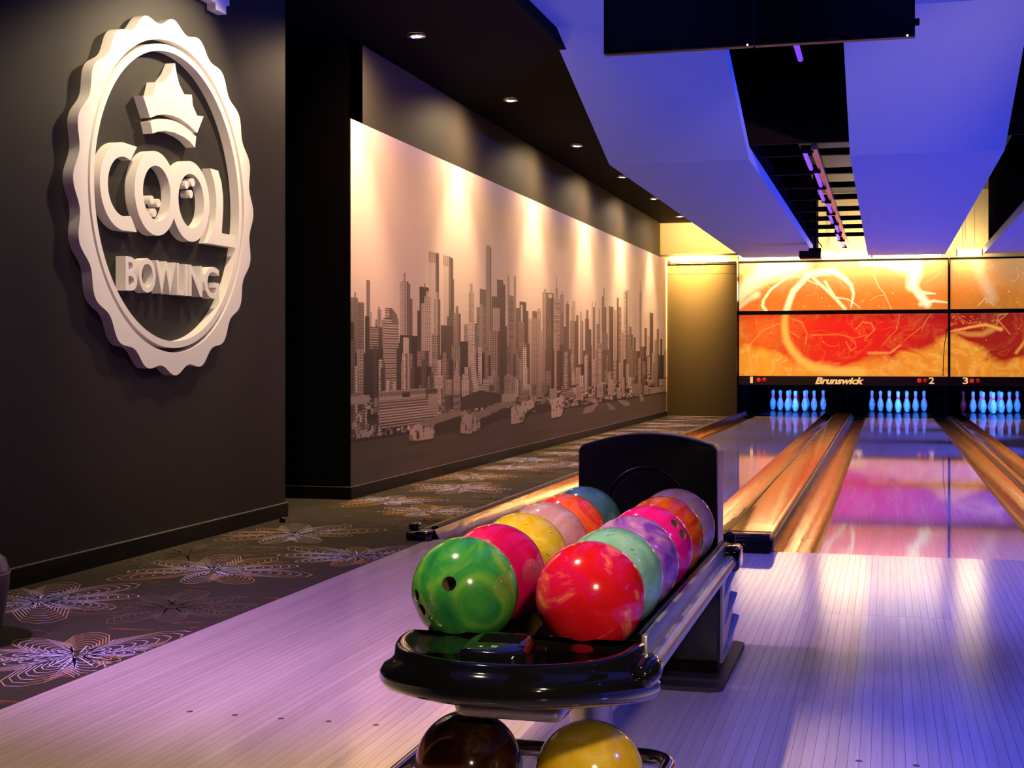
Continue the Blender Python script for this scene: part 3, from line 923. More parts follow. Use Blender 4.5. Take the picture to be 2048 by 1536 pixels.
# ------------------------------------------------------------------ masking units: flame print screens over the pins
TR = [  # strokes: points in (u, v) of the left pair, width at start and end, strength
    ([(.345, .88), (.305, .81), (.268, .74), (.25, .66), (.235, .57), (.228, .51), (.226, .43), (.236, .31), (.265, .22), (.305, .14), (.37, .076), (.465, .04), (.6, .03)], .012, .026, 1.0),
    ([(.335, .885), (.39, .90), (.46, .91), (.51, .855), (.545, .79), (.556, .71), (.544, .60)], .020, .004, 1.0),
    ([(.304, .935), (.235, .855), (.162, .765), (.122, .67), (.118, .62), (.135, .575)], .004, .009, .95),
    ([(.365, .85), (.417, .765), (.47, .675), (.515, .585)], .007, .009, .9),
    ([(.42, .82), (.442, .755), (.47, .685), (.53, .667), (.59, .59)], .007, .002, .8),
    ([(.24, .89), (.32, .85), (.39, .79)], .003, .003, .6),
    ([(-.02, .66), (.05, .80), (.13, .90), (.3, .985)], .035, .055, .8),
    ([(0.0, .6), (.05, .68), (.09, .72)], .01, .02, .6),
    ([(.60, 1.0), (.72, .995), (.80, .97)], .02, .05, 1.0),
    ([(.835, 1.0), (.845, .88), (.83, .78)], .040, .028, 1.0),
    ([(.83, .80), (.86, .71), (.90, .62)], .02, .02, 1.0),
    ([(.86, .72), (.94, .705)], .012, .002, .9),
    ([(.87, .62), (.93, .645), (1.0, .625)], .012, .003, .9),
    ([(.665, .96), (.655, .86), (.675, .77), (.70, .72), (.735, .575)], .0028, .0028, .45),
    ([(.30, .33), (.20, .46), (.12, .40), (.06, .28), (.02, .2)], .003, .004, .35),
    ([(.24, .515), (.31, .47), (.335, .37), (.33, .28)], .004, .003, .4),
    ([(.57, .41), (.60, .47), (.64, .46), (.655, .40), (.63, .355), (.61, .33)], .0028, .0028, .4),
    ([(.36, .355), (.49, .36), (.56, .33), (.62, .36)], .003, .002, .35),
    ([(.52, .30), (.545, .22), (.57, .25), (.56, .31), (.54, .325)], .002, .002, .45),
    ([(.70, .28), (.76, .40), (.775, .54)], .002, .002, .35),
    ([(.80, .31), (.88, .43), (.92, .54)], .002, .002, .35),
    ([(.63, .20), (.73, .20), (.78, .27)], .008, .004, .5),
    ([(1.0, .38), (1.05, .40), (1.10, .42), (1.16, .44), (1.20, .42), (1.23, .40)], .004, .010, .8),
    ([(1.03, .39), (1.08, .36), (1.15, .36), (1.2, .41)], .010, .016, .45),
    ([(1.21, .44), (1.22, .52), (1.26, .53), (1.22, .47), (1.27, .36)], .0026, .0026, .55),
    ([(1.13, .6), (1.16, .66), (1.20, .60)], .0022, .0022, .5),
    ([(1.13, .95), (1.14, .85), (1.17, .75), (1.19, .66)], .03, .03, .25),
    ([(1.3, .2), (1.36, .36), (1.42, .5), (1.5, .55)], .008, .004, .6),
    ([(1.45, .95), (1.55, .85), (1.6, .7), (1.7, .62)], .03, .012, .8),
]
rs2 = np.random.RandomState(5)
for k in range(46):
    u = rs2.uniform(0, 2)
    v = rs2.uniform(.25, .95)
    a = rs2.uniform(0, 6.28)
    pts = []
    cv = rs2.uniform(-.8, .8)
    for q in range(6):
        pts.append((u, v))
        u += .025 * math.cos(a) * .6
        v += .025 * math.sin(a) * 1.7
        a += cv
    TR.append((pts, .0014, .0014, rs2.uniform(.12, .38)))
sparks = [(rs2.uniform(0, 2), rs2.uniform(.05, .8)) for k in range(60)] + [(1.0 + abs(rs2.normal(.07, .06)), .47 + rs2.normal(0, .035)) for k in range(46)]
def flame(u, v):
    asp = 3.345 / 1.9
    wx = fbm(u * 5, v * 3, 31) - .5
    wy = fbm(u * 5, v * 3, 41) - .5
    n1 = fbm(u * 6 + wx * 2.2, v * 4.0 + wy * 2.2, 51)
    rid = 1 - np.abs(2 * fbm(u * 7 + wx * 3, v * 5 + wy * 3, 61) - 1)
    rid2 = 1 - np.abs(2 * fbm(u * 12 + wx * 5, v * 8 + wy * 5, 71) - 1)
    hx = np.interp(u, [0, .1, .2, .27, .36, .46, .56, .66, .76, .88, 1.0, 1.06, 1.14, 1.25, 1.4, 1.6, 1.8, 2.0],
                   [.22, .30, .25, .16, .09, .075, .10, .15, .16, .20, .30, .28, .18, .11, .20, .3, .15, .25])
    s = np.clip((hx + (n1 - .5) * .26 - v) / .07 + .5, 0, 1)
    haze = np.exp(-((u - .14) / .14) ** 2 - ((v - .33) / .16) ** 2) * .30 + np.exp(-((u - 0.0) / .03) ** 2 - ((v - .40) / .09) ** 2) * .6
    haze = np.clip(haze * (0.4 + 1.2 * n1), 0, 1)
    up = np.clip((v - .53) / .04, 0, 1)
    red = np.stack([np.interp(u, [0, .3, .6, .85, 1, 1.2, 2], [.82, .84, .80, .60, .42, .34, .5]) + 0 * v, np.interp(u, [0, .2, .4, .8, 1, 2], [.075, .05, .020, .012, .012, .02]) + 0 * v, .006 + 0 * v], -1)
    ora = np.stack([np.interp(u, [0, .6, 1, 1.3, 2], [.80, .80, .70, .55, .6]) + 0 * v, np.interp(u, [0, .3, .6, 1, 2], [.15, .15, .19, .20, .18]) + .14 * np.clip((v - .7) / .3, 0, 1), .018 + .12 * np.clip((v - .7) / .3, 0, 1)], -1)  # paler towards the top: wash of the light boxes put into the print
    c = red * (1 - up[..., None]) + ora * up[..., None]
    c = c * (0.86 + 0.28 * n1[..., None])
    sm = np.clip(s * (0.55 + 0.35 * rid ** 3 + .25 * n1) + haze * .8, 0, 1)
    c = c * (1 - sm[..., None]) + np.array((.95, .335, .022)) * sm[..., None]
    hl = np.clip(s * rid2 ** 9 * .55 + haze * rid ** 8 * .5 + .12 * rid2 ** 12, 0, 1)[..., None]
    c = c * (1 - hl) + np.array((1.0, .52, .09)) * hl
    wht = np.zeros_like(u)
    for pts, w0, w1, st in TR:
        n = len(pts) - 1
        for i in range(n):
            (a, b_), (c2, d) = pts[i], pts[i + 1]
            wa = w0 + (w1 - w0) * i / n
            wb = w0 + (w1 - w0) * (i + 1) / n
            mg_ = 3 * max(wa, wb) + .01
            msk = (u > min(a, c2) - mg_) & (u < max(a, c2) + mg_) & (v > min(b_, d) - mg_ * asp) & (v < max(b_, d) + mg_ * asp)
            if not msk.any(): continue
            uu, vv = u[msk] + wx[msk] * .010, v[msk] / asp + wy[msk] * .008
            bx, by, dx, dy = a, b_ / asp, c2 - a, (d - b_) / asp
            L2 = dx * dx + dy * dy + 1e-12
            tt = np.clip(((uu - bx) * dx + (vv - by) * dy) / L2, 0, 1)
            dist = np.hypot(uu - bx - tt * dx, vv - by - tt * dy)
            ww = wa + (wb - wa) * tt
            val = st * np.clip(1.35 - dist / np.maximum(ww, 1e-4), 0, 1)
            wht[msk] = np.maximum(wht[msk], np.minimum(val, 1))
    for (a, b_) in sparks:
        d = np.hypot(u - a, (v - b_) / asp)
        wht = np.maximum(wht, .8 * np.clip(1.6 - d / .0022, 0, 1))
    wc = np.stack([np.ones_like(u), .50 + .38 * up, .07 + .42 * up], -1)
    return np.clip(c * (1 - wht[..., None]) + wc * wht[..., None], 0, 1)
mscr = mat('flame_print_screen', (.5, .1, .02), 0.35, spec=0.3)
T = NT(mscr)
at = T.n('ShaderNodeAttribute', attribute_name='print').outputs['Color']
T.col(at)
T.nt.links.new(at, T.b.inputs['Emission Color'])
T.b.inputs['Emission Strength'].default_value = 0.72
def masking_unit(x0, x1, u0, label, first, second, logo):
    t = thing('masking_unit', label, 'screen', ((x0 + x1) / 2, YE, 0.52), 'flame screens above the pins')
    nx = 420 if u0 == 0 else 300
    for nm, z0, z1, ny in (('lower_screen', .672, 1.690, 116), ('upper_screen', 1.756, 2.556, 96)):
        X, Z = np.meshgrid(np.linspace(x0 + .012, x1 - .012, nx), np.linspace(z0, z1, ny))
        c = flame(u0 + (X - x0) / (x1 - x0), (Z - .67) / 1.896)
        P = np.stack([X - (x0 + x1) / 2, np.full_like(X, -0.012), Z - .52], -1)
        o = bpy.data.objects.new(nm, grid_mesh(nm, P, c))
        o.data.materials.append(mscr)
        C.objects.link(o)
        o.parent = t
    bm = NB()
    box(bm, x0, x1, YE - .006, YE + .05, .66, 2.57)
    obj('backing', bm, M['matte_black'], parent=t)
    bm = NB()
    box(bm, x0, x1, YE - .03, YE + .02, 1.690, 1.756)
    box(bm, x0, x1, YE - .03, YE + .02, 2.556, 2.585)
    box(bm, x0, x0 + .014, YE - .03, YE + .02, .52, 2.585)
    box(bm, x1 - .014, x1, YE - .03, YE + .02, .52, 2.585)
    obj('frame', bm, M['matte_black'], parent=t)
    s = obj('sign_strip', RBOX(x0, x1, YE - .04, YE + .02, .522, .672, .004), M['strip'], parent=t)
    W = x1 - x0
    yf = YE - .042
    def num(txt, xa):
        bm, a = text_bm(txt, bold=.018)
        obj('lane_number', place_text(bm, (xa, yf, .553), (1, 0, 0), (0, 0, 1), (0, -1, 0), .045 if txt == '1' else .085, .108, .006), M['number'], parent=s)
    num(first, x0 + .20)
    num(second, x1 - .31)
    for xx, on in ((x0 + .34, 1), (x0 + .435, 0), (x1 - .455, 1), (x1 - .365, 0)):
        lobj('indicator_lamp', lathe(NB(), [(.036, 0), (.034, .010), (.024, .02), (.0, .026)], 20), M['red_lamp'] if on else M['red_lamp_off'], parent=s, smooth=True, matrix=Matrix.Translation((xx - (x0 + x1) / 2, -.042, .607 - .52)) @ Matrix.Rotation(PI / 2, 4, 'X'))
    bm, a = text_bm(logo, bold=.035, shear=.30, spacing=.95)
    xm = (x0 + x1) / 2 - .03
    obj('logo_lettering', place_text(bm, (xm - .39, yf, .540), (1, 0, 0), (0, 0, 1), (0, -1, 0), .78, .115, .006), M['number'], parent=s)
    return t
masking_unit(-2.385, 0.975, 0, 'orange and red flame screens over lanes one and two, numbered 1 and 2', '1', '2', 'Brunswick')
tc = masking_unit(0.985, 4.345, 1, 'darker red flame screens over lane three at the picture edge, numbered 3', '3', '4', 'Brunswick')
bm = tube(NB(), [(.885, YE - .035, .68), (.89, YE - .045, .95), (.91, YE - .04, 1.2), (.95, YE - .035, 1.45)], .006, 8)
tag(obj('screen_cable', bm, M['matte_black'], origin=(.885, YE - .04, .68)), 'thin black cable hanging down the right end of the lane two screen', 'cable')

# ------------------------------------------------------------------ round sign on the left wall
XS = -3.495
SC_Y, SC_Z = 6.303, 1.787
t = thing('round_wall_sign', 'big cream round sign with scalloped rim, crown and COOL BOWLING lettering on dark wall', 'sign', (XW, SC_Y, SC_Z))
N = 240
def scal(k):
    th = 2 * PI * k / N
    r = 0.884 + 0.021 * math.cos(20 * (th - math.radians(0.7)))
    return (SC_Y + r * math.cos(th), SC_Z + r * math.sin(th))
obj('outer_ring', annulus(NB(), [scal(k) for k in range(N)], circ(SC_Y, SC_Z, 0.788, N), 'x', XW + .001, XS), M['sign_white'], parent=t, smooth=30)
obj('inner_ring', annulus(NB(), circ(6.298, SC_Z, 0.765, N), circ(6.298, SC_Z, 0.731, N), 'x', XW + .001, XS), M['sign_white'], parent=t, smooth=30)
crown = [(6.064, 2.153), (5.997, 2.25), (6.027, 2.243), (6.095, 2.272), (6.124, 2.341), (6.148, 2.33), (6.205, 2.36), (6.265, 2.413), (6.308, 2.473), (6.327, 2.42), (6.352, 2.375),
         (6.403, 2.332), (6.485, 2.345), (6.495, 2.29), (6.542, 2.246), (6.613, 2.253), (6.542, 2.154), (6.45, 2.183), (6.362, 2.20), (6.28, 2.203), (6.204, 2.195), (6.13, 2.178)]
obj('crown', prism(NB(), crown, 'x', XW + .001, XS), M['sign_white'], parent=t)
band = [(6.089, 2.08), (6.064, 2.134), (6.15, 2.163), (6.229, 2.175), (6.31, 2.178), (6.389, 2.171), (6.47, 2.153), (6.532, 2.133), (6.52, 2.075), (6.46, 2.098), (6.403, 2.111), (6.30, 2.119), (6.204, 2.111), (6.14, 2.098)]
obj('crown_band', prism(NB(), band, 'x', XW + .001, XS), M['sign_white'], parent=t, smooth=30)
cc = (5.826, 1.786)
Cp = [(5.942, cc[1] - .206)]
Cp += [(5.885, cc[1] - .134)]
Cp += [(cc[0] + .142 * math.cos(a), cc[1] + .142 * math.sin(a)) for a in np.linspace(-PI / 2 + .1, -3 * PI / 2 - .1, 30)]
Cp += [(5.885, cc[1] + .134), (5.942, cc[1] + .206)]
Cp += [(cc[0] + .209 * math.cos(a), cc[1] + .209 * math.sin(a)) for a in np.linspace(PI / 2 - .05, 3 * PI / 2 + .05, 40)]
obj('letter', prism(NB(), Cp, 'x', XW + .001, XS - .001), M['sign_white'], parent=t, smooth=30)
obj('letter', annulus(NB(), circ(6.122, 1.788, .203, 72, .209), circ(6.13, 1.789, .134, 72, .137), 'x', XW + .001, XS), M['sign_white'], parent=t, smooth=30)
obj('letter', annulus(NB(), circ(6.476, 1.787, .203, 72, .209), circ(6.482, 1.790, .137, 72, .141), 'x', XW + .001, XS - .0006), M['sign_white'], parent=t, smooth=30)
Lp = [(6.69, 1.988), (6.78, 1.987), (6.818, 1.929), (6.838, 1.854), (6.838, 1.776), (6.822, 1.652), (6.985, 1.652), (6.985, 1.584), (6.655, 1.584), (6.715, 1.655), (6.748, 1.72), (6.760, 1.787), (6.757, 1.848), (6.735, 1.919)]
obj('letter', prism(NB(), Lp, 'x', XW + .001, XS - .0012), M['sign_white'], parent=t, smooth=25)
for (y, z) in [(6.083, 1.752), (6.148, 1.743), (6.108, 1.691), (6.434, 1.868), (6.500, 1.889), (6.480, 1.826)]:
    bm = NB()
    prism(bm, circ(y, z, .021, 20, .021), 'x', XW + .001, XS - .002)
    obj('peg', bm, M['sign_white'], parent=t, smooth=30)
for ch, (ya, yb_) in zip('BOWLING', [(5.838, 5.942), (5.958, 6.117), (6.121, 6.316), (6.330, 6.401), (6.411, 6.441), (6.458, 6.599), (6.622, 6.79)]):
    bm, a = text_bm(ch, bold=.012)
    ov = .004 if ch in 'OG' else 0
    obj('letter', place_text(bm, (XW + .001, ya, 1.294 - ov), (0, 1, 0), (0, 0, 1), (1, 0, 0), yb_ - ya, .163 + 2 * ov, .054), M['sign_white'], parent=t, smooth=30)

t = thing('wall_ornament', 'white stepped block ornament on dark wall above the round sign, cut by the frame', 'ornament', (XW, 6.75, 2.9))
obj('lower_block', RBOX(XW + .001, XS, 6.750, 6.874, 2.856, 2.935, .002), M['sign_white'], parent=t)
obj('upper_block', RBOX(XW + .001, XS, 6.605, 6.749, 2.890, 2.97, .002), M['sign_white'], parent=t)
obj('side_block', RBOX(XW + .001, XS - .004, 6.872, 6.92, 2.915, 2.985, .002), M['sign_white'], parent=t)

# ------------------------------------------------------------------ downlights over the mural
def downlight(y, label, wide=170):
    x, z = -3.08, 3.17
    t = thing('downlight', label, 'ceiling light', (x, y, z), 'downlights along the mural')
    obj('trim_ring', lathe(NB(), [(.060, -.001), (.064, -.010), (.060, -.016), (.044, -.018), (.040, -.006)], 28, (x, y, z), False, False), M['chrome'], parent=t, smooth=30)
    obj('lens', lathe(NB(), [(.041, -.004), (.041, -.009), (.030, -.014)], 24, (x, y, z)), M['lens_lit'], parent=t, smooth=30)
    for pw, tx, sp, bl_ in ((215, -.30, 66, .8), (wide, -.55, 160, 1.0)):
        l = lamp('downlight_beam', 'SPOT', (x, y, z - .03), pw, (1.0, 0.70, 0.38), (x + tx * 1.0, y, z - 1.6), .03, sp, bl_)
        l.parent = t
        l.location = (0, 0, -.03)
names = ['nearest lit downlight in the black ceiling, high beside the dark corner', 'second lit downlight from the near end of the black aisle ceiling',
         'third lit downlight along the black aisle ceiling', 'fourth lit downlight, just where the blue panel fold begins',
         'fifth lit downlight, half hidden by the blue panel edge', 'farthest small downlight near the yellow end wall']
for y, nm in zip((8.85, 11.27, 13.87, 16.4, 18.75, 21.2), names):
    downlight(y, nm, 60 if y > 21 else 170)

# ------------------------------------------------------------------ lights and gear between the ceiling panels
def fixture(x0, x1, label):
    t = thing('light_fixture', label, 'ceiling light', ((x0 + x1) / 2, 23.02, 2.58))
    obj('diffuser', RBOX(x0, x1, 22.96, 23.07, 2.60, 2.695, .004), M['light_white'], parent=t)
    for xe in (x0 - .02, x1 + .001):
        obj('end_cap', RBOX(xe, xe + .019, 22.955, 23.075, 2.595, 2.70, .003), M['silver'], parent=t)
    for xx in (x0 + .08, x0 + .12, x1 - .1):
        obj('hanger', tube(NB(), [(xx, 23.02, 2.695), (xx, 23.02, 3.7)], .004, 6), M['steel'], parent=t)
fixture(-1.02, -0.24, 'bright white light box above the lane one screen, beside the projector')
fixture(1.10, 1.46, 'small bright white light box hanging over the screen of lane three')
fixture(-2.35, -1.30, 'bright light box hidden behind the left blue panel near the end wall')
fixture(2.7, 3.6, 'bright light box between the panels farther right, over lane four')
fixture(-0.20, 0.85, 'bright light box behind the middle blue panel end, above the screens')

ty = 11.65
for k in range(8):
    L = 1.2
    t = thing('violet_tube_light', ['violet tube light nearest in the hanging row, just past the black bulkhead', 'second violet tube in the row under the dark beams', 'third violet tube in the row under the dark beams',
              'fourth violet tube, midway in the hanging row', 'fifth violet tube, past the middle of the hanging row', 'sixth violet tube in the row, near the projector', 'seventh violet tube, small and far in the row', 'farthest violet tube, ending above the lane screens'][k],
              'tube light', (-.66, ty, 2.70), 'violet tubes in the hanging row')
    xs = -.66 + (.03 if k % 2 else 0)
    obj('tube', tube(NB(), [(xs, ty, 2.70), (xs, ty + L, 2.70)], .019, 12), M['tube_glass'], parent=t, smooth=True)
    obj('batten', RBOX(-.60, -.55, ty - .05, ty + L + .04, 2.69, 2.745, .004), M['silver'], parent=t)
    for y in (ty, ty + L):
        obj('tube_holder', BOX(xs - .022, -.58, y - .015, y + .015, 2.672, 2.735), M['matte_black'], parent=t)
    ty += L + .09
t = thing('violet_tube_light', 'short violet tube high on the black ceiling, just under the television', 'tube light', (-.655, 10.0, 3.40), 'violet tubes in the hanging row')
obj('tube', tube(NB(), [(-.655, 9.9, 3.34), (-.655, 11.12, 3.34)], .022, 12), M['tube_glass'], parent=t, smooth=True)
obj('batten', RBOX(-.68, -.63, 9.9, 11.1, 3.40, 3.62, .004), M['matte_black'], parent=t)

t = thing('projector', 'black ceiling projector on a pole in front of the light box', 'projector', (-1.03, 20.0, 2.38))
obj('body', RBOX(-1.19, -.885, 19.85, 20.15, 2.38, 2.488, .012), M['satin_black'], parent=t)
lobj('lens_barrel', lathe(NB(), [(.045, 0), (.045, .04), (.035, .045)], 18), M['gloss_black'], parent=t, smooth=30, matrix=Matrix.Translation((-.06, .19, .055)) @ Matrix.Rotation(-PI / 2, 4, 'X'))
obj('mount_pole', tube(NB(), [(-.975, 20, 2.48), (-.975, 20, 3.7)], .028, 12), M['satin_black'], parent=t, smooth=True)
obj('mount_plate', RBOX(-1.06, -.89, 19.93, 20.07, 2.488, 2.53, .006), M['matte_black'], parent=t)
obj('cable', tube(NB(), [(-.90, 20, 2.50), (-.88, 20, 2.56), (-.93, 20, 2.62), (-.955, 20, 2.9)], .008, 8), M['matte_black'], parent=t)

# televisions
for k, (x0, x1, lab) in enumerate(((-1.453, -.664, 'black wide television hanging on the left, seen from below at the top edge'), (-.660, .141, 'black wide television hanging on the right, cable box on its side'))):
    t = thing('television', lab, 'television', ((x0 + x1) / 2, 7.2, 2.589), 'hanging televisions')
    obj('cabinet', RBOX(x0, x1, 7.2, 7.26, 2.589, 3.05, .006), M['satin_black'], parent=t)
    obj('screen_glass', BOX(x0 + .012, x1 - .012, 7.197, 7.2, 2.607, 3.04), M['tv_glass'], parent=t)
    bm, a = text_bm('SAMSUNG')
    xm = (x0 + x1) / 2
    obj('logo_lettering', place_text(bm, (xm - .027, 7.1985, 2.5945), (1, 0, 0), (0, 0, 1), (0, -1, 0), .054, .008, .0006), M['tv_text'], parent=t)
    xl = -.693 if k == 0 else .104
    lobj('standby_light', lathe(NB(), [(.0045, 0), (.003, .004)], 10), M['led'], parent=t, matrix=Matrix.Translation((xl - xm, -.002, .005)) @ Matrix.Rotation(PI / 2, 4, 'X'))
    obj('ceiling_mount', RBOX(xm - .04, xm + .04, 7.26, 7.32, 2.9, 3.62, .004), M['satin_black'], parent=t)
    if k == 1:
        obj('side_box', RBOX(.141, .163, 7.215, 7.25, 2.651, 2.682, .003), M['matte_black'], parent=t)

# ------------------------------------------------------------------ ball return
t = thing('ball_return', 'black and steel bowling ball return standing on the approach, loaded with balls', 'ball return', (-.69, 3.3, 0))
XR = -.69
pts = []
for (x, y, a0) in ((-.50, 4.04, -PI / 2), (-.50, 4.65, 0), (-.875, 4.65, PI / 2), (-.875, 4.04, PI)):
    pts += [(x + .042 * math.cos(a0 + q), y + .042 * math.sin(a0 + q)) for q in np.linspace(0, PI / 2, 6)]
obj('floor_plate', prism(NB(), pts, 'z', 0, .014), M['rubber'], parent=t, smooth=30)
obj('plinth', RBOX(-.87, -.492, 4.19, 4.45, .014, .05, .004), M['satin_black'], parent=t)
ped = obj('pedestal', RBOX(-.885, -.484, 4.165, 4.44, .05, .372, .012, 3), M['pedestal'], parent=t, smooth=35)
sp = [(4.17, .05), (4.42, .05), (4.50, .075), (4.515, .139), (4.455, .150), (4.455, .222), (4.40, .232), (4.40, .30), (4.36, .37), (4.17, .37)]
for xs, sg in ((-.484, 1), (-.885, -1)):
    pnl = obj('side_panel', prism(NB(), sp, 'x', xs, xs + sg * .008), M['silver'], parent=t)
    for (yt, zt, yb2, zb2) in ((4.398, .300, 4.20, .262), (4.453, .222, 4.215, .178), (4.513, .139, 4.225, .09)):
        bm = NB()
        xo = xs + sg * .008
        v = [bm.verts.new(p) for p in ((xo, yt, zt), (xo, yt, zt - .022), (xo, yb2, zb2 - .03), (xo + sg * .016, yt, zt - .004), (xo + sg * .014, yt, zt - .014))]
        for f in ((0, 3, 2), (1, 2, 4), (3, 4, 2), (0, 1, 4, 3)):
            bm.faces.new([v[i] for i in f])
        bmesh.ops.recalc_face_normals(bm, faces=bm.faces[:])
        obj('louver', bm, M['steel'], parent=pnl)
# hood with arched top and round ball opening
X0, X1 = -.882, -.474
hp = [(X1 + .004, .365), (X1, .700), (X1 - .012, .716)]
hp += [(XR + .012 - .192 * q, .748 - .034 * q * q) for q in np.linspace(-.95, .95, 17)]
hp += [(X0 + .012, .716), (X0, .700), (X0 - .004, .365)]
hood = obj('hood', bevel(prism(NB(), hp, 'y', 4.0, 4.13), .004, 2), M['satin_black'], parent=t, smooth=35)
arch = [(XR + .012 + .118 * math.cos(a), 3.998, .532 + .118 * math.sin(a)) for a in np.linspace(-.5, PI + .5, 28)]
obj('opening_rim', tube(NB(), arch, .006, 10), M['satin_black'], parent=hood, smooth=True)
bm = NB()
lathe(bm, [(.113, 0), (.113, .003), (.10, .006)], 40)
lobj('opening_curtain', bm, M['matte_black'], parent=hood, matrix=Matrix.Translation((.012, 3.999 - 3.3, .532)) @ Matrix.Rotation(PI / 2, 4, 'X'))
obj('edge_trim', RBOX(X1 - .002, X1 + .005, 4.004, 4.126, .39, .70, .002), M['steel'], parent=hood)
# bed and side rails
obj('ball_bed', RBOX(-.925, -.447, 2.575, 4.0, .370, .3935, .004), M['satin_black'], parent=t)
obj('centre_ridge', prism(NB(), [(-.705, .393), (-.675, .393), (-.690, .415)], 'y', 2.75, 4.0), M['satin_black'], parent=t)
for xs, sg in ((-.447, 1), (-.933, -1)):
    ys = 2.575 if sg > 0 else 2.9
    rl = obj('side_rail', RBOX(min(xs, xs + sg * .012), max(xs, xs + sg * .012), ys, 3.98, .375, .446, .003), M['steel'], parent=t, smooth=35)
    obj('rail_lining', RBOX(min(xs - sg * .008, xs), max(xs - sg * .008, xs), ys + .005, 3.96, .396, .449, .002), M['satin_black'], parent=rl)
    xt = xs + sg * .026
    obj('hand_tube', tube(NB(), [(xt, 2.50 if sg > 0 else ys, .398), (xt, 3.86, .402)], .019, 20), M['steel'], parent=rl, smooth=50)
    if sg > 0:
        lobj('tube_socket', lathe(NB(), [(.002, 0), (.012, .003), (.020, .012), (.026, .03), (.027, .06), (.023, .11), (.0205, .13)], 24), M['gloss_black'], parent=rl, smooth=60, matrix=Matrix.Translation(Vector((xt - .004, 2.455, .394)) - world_loc(rl)) @ Matrix.Rotation(-PI / 2, 4, 'X'))
    bk = obj('rail_bracket', RBOX(min(xs, xs + sg * .052), max(xs, xs + sg * .052), 3.85, 3.98, .375, .440, .012, 3), M['gloss_black'], parent=t, smooth=35)
    obj('bracket_knob', lathe(NB(), [(.014, 0), (.018, .006), (.016, .022), (.006, .03)], 16, (xs + sg * .018, 3.93, .448)), M['gloss_black'], parent=bk, smooth=True)
# front tray with stepped rounded bumper
XT = -.676
def tray_ring(o, z, drop, n=60, p=2.3):
    a, b_ = .238 + o, .262 + o
    R = []
    for k in range(n + 1):
        q = PI * k / n
        cx, sy = math.cos(q), math.sin(q)
        y = abs(sy) ** (2 / p)
        R.append((XT + a * math.copysign(abs(cx) ** (2 / p), cx), 2.57 - b_ * y, z - drop * (1 - y) ** 1.5))
    return R
prof = [(-.050, .352, .03), (-.005, .358, .036), (.019, .368, .038), (.029, .383, .038), (.028, .400, .038), (.019, .413, .038), (.006, .419, .036), (.001, .424, .028), (-.001, .428, 0), (-.005, .433, 0), (-.012, .435, 0), (-.020, .433, 0), (-.032, .428, 0)]
tray = obj('front_tray', loft(NB(), [tray_ring(*p_) for p_ in prof]), M['gloss_black'], parent=t, smooth=50)
PX, PY = XR - .002, 2.452
pd = [(PX + .061 * math.copysign(abs(math.cos(q)) ** .5, math.cos(q)), PY + .066 * math.copysign(abs(math.sin(q)) ** .55, math.sin(q))) for q in np.linspace(0, 2 * PI, 41)[:-1]]
def sc(f, z):
    return [(PX + (x - PX) * f * (1 - (y - PY) * .9), PY + (y - PY) * f, z + (y - PY) * .07) for x, y in pd]
pod = obj('blower_pod', loft(NB(), [sc(1.06, .424), sc(1.05, .436), sc(1.0, .443), sc(.92, .4455)]), M['gloss_black'], parent=tray, smooth=45)
for r_ in range(5):
    y = PY - .002 + r_ * .0115
    obj('vent_slot', BOX(PX - .040, PX + .040, y, y + .0075, .4445 + (y - PY) * .07, .4470 + (y - PY) * .07), M['matte_black'], parent=tray)
obj('button_label', BOX(PX - .005, PX + .006, PY - .038, PY - .028, .440, .4440), M['white_label'], parent=tray)
# supports under the tray
obj('front_housing', RBOX(-.79, -.573, 2.47, 2.62, .292, .356, .022, 4), M['silver'], parent=t, smooth=40)
obj('post', lathe(NB(), [(.085, 0), (.085, .012), (.052, .016), (.050, .37)], 32, (XR, 3.27, 0)), M['silver'], parent=t, smooth=40)
loop = []
for (x, y, a0) in ((-.495, 2.50, -PI / 2), (-.495, 2.79, 0), (-.885, 2.79, PI / 2), (-.885, 2.50, PI)):
    loop += [(x + .066 * math.cos(a0 + q), y + .066 * math.sin(a0 + q), .135) for q in np.linspace(0, PI / 2, 7)]
obj('lower_loop', tube(NB(), loop, .017, 14, True), M['chrome'], parent=t, smooth=50)
obj('lower_link', tube(NB(), [(XR, 2.855, .135), (XR, 2.90, .07), (XR, 3.22, .05)], .014, 14), M['chrome'], parent=t, smooth=50)
for x in (-.87, -.76, -.62, -.51):
    obj('lower_runner', tube(NB(), [(x, 2.44, .118), (x, 2.445, .06), (x, 2.50, .032), (x, 2.80, .032), (x, 2.85, .06), (x, 2.853, .118)], .009, 10), M['chrome'], parent=t, smooth=50)

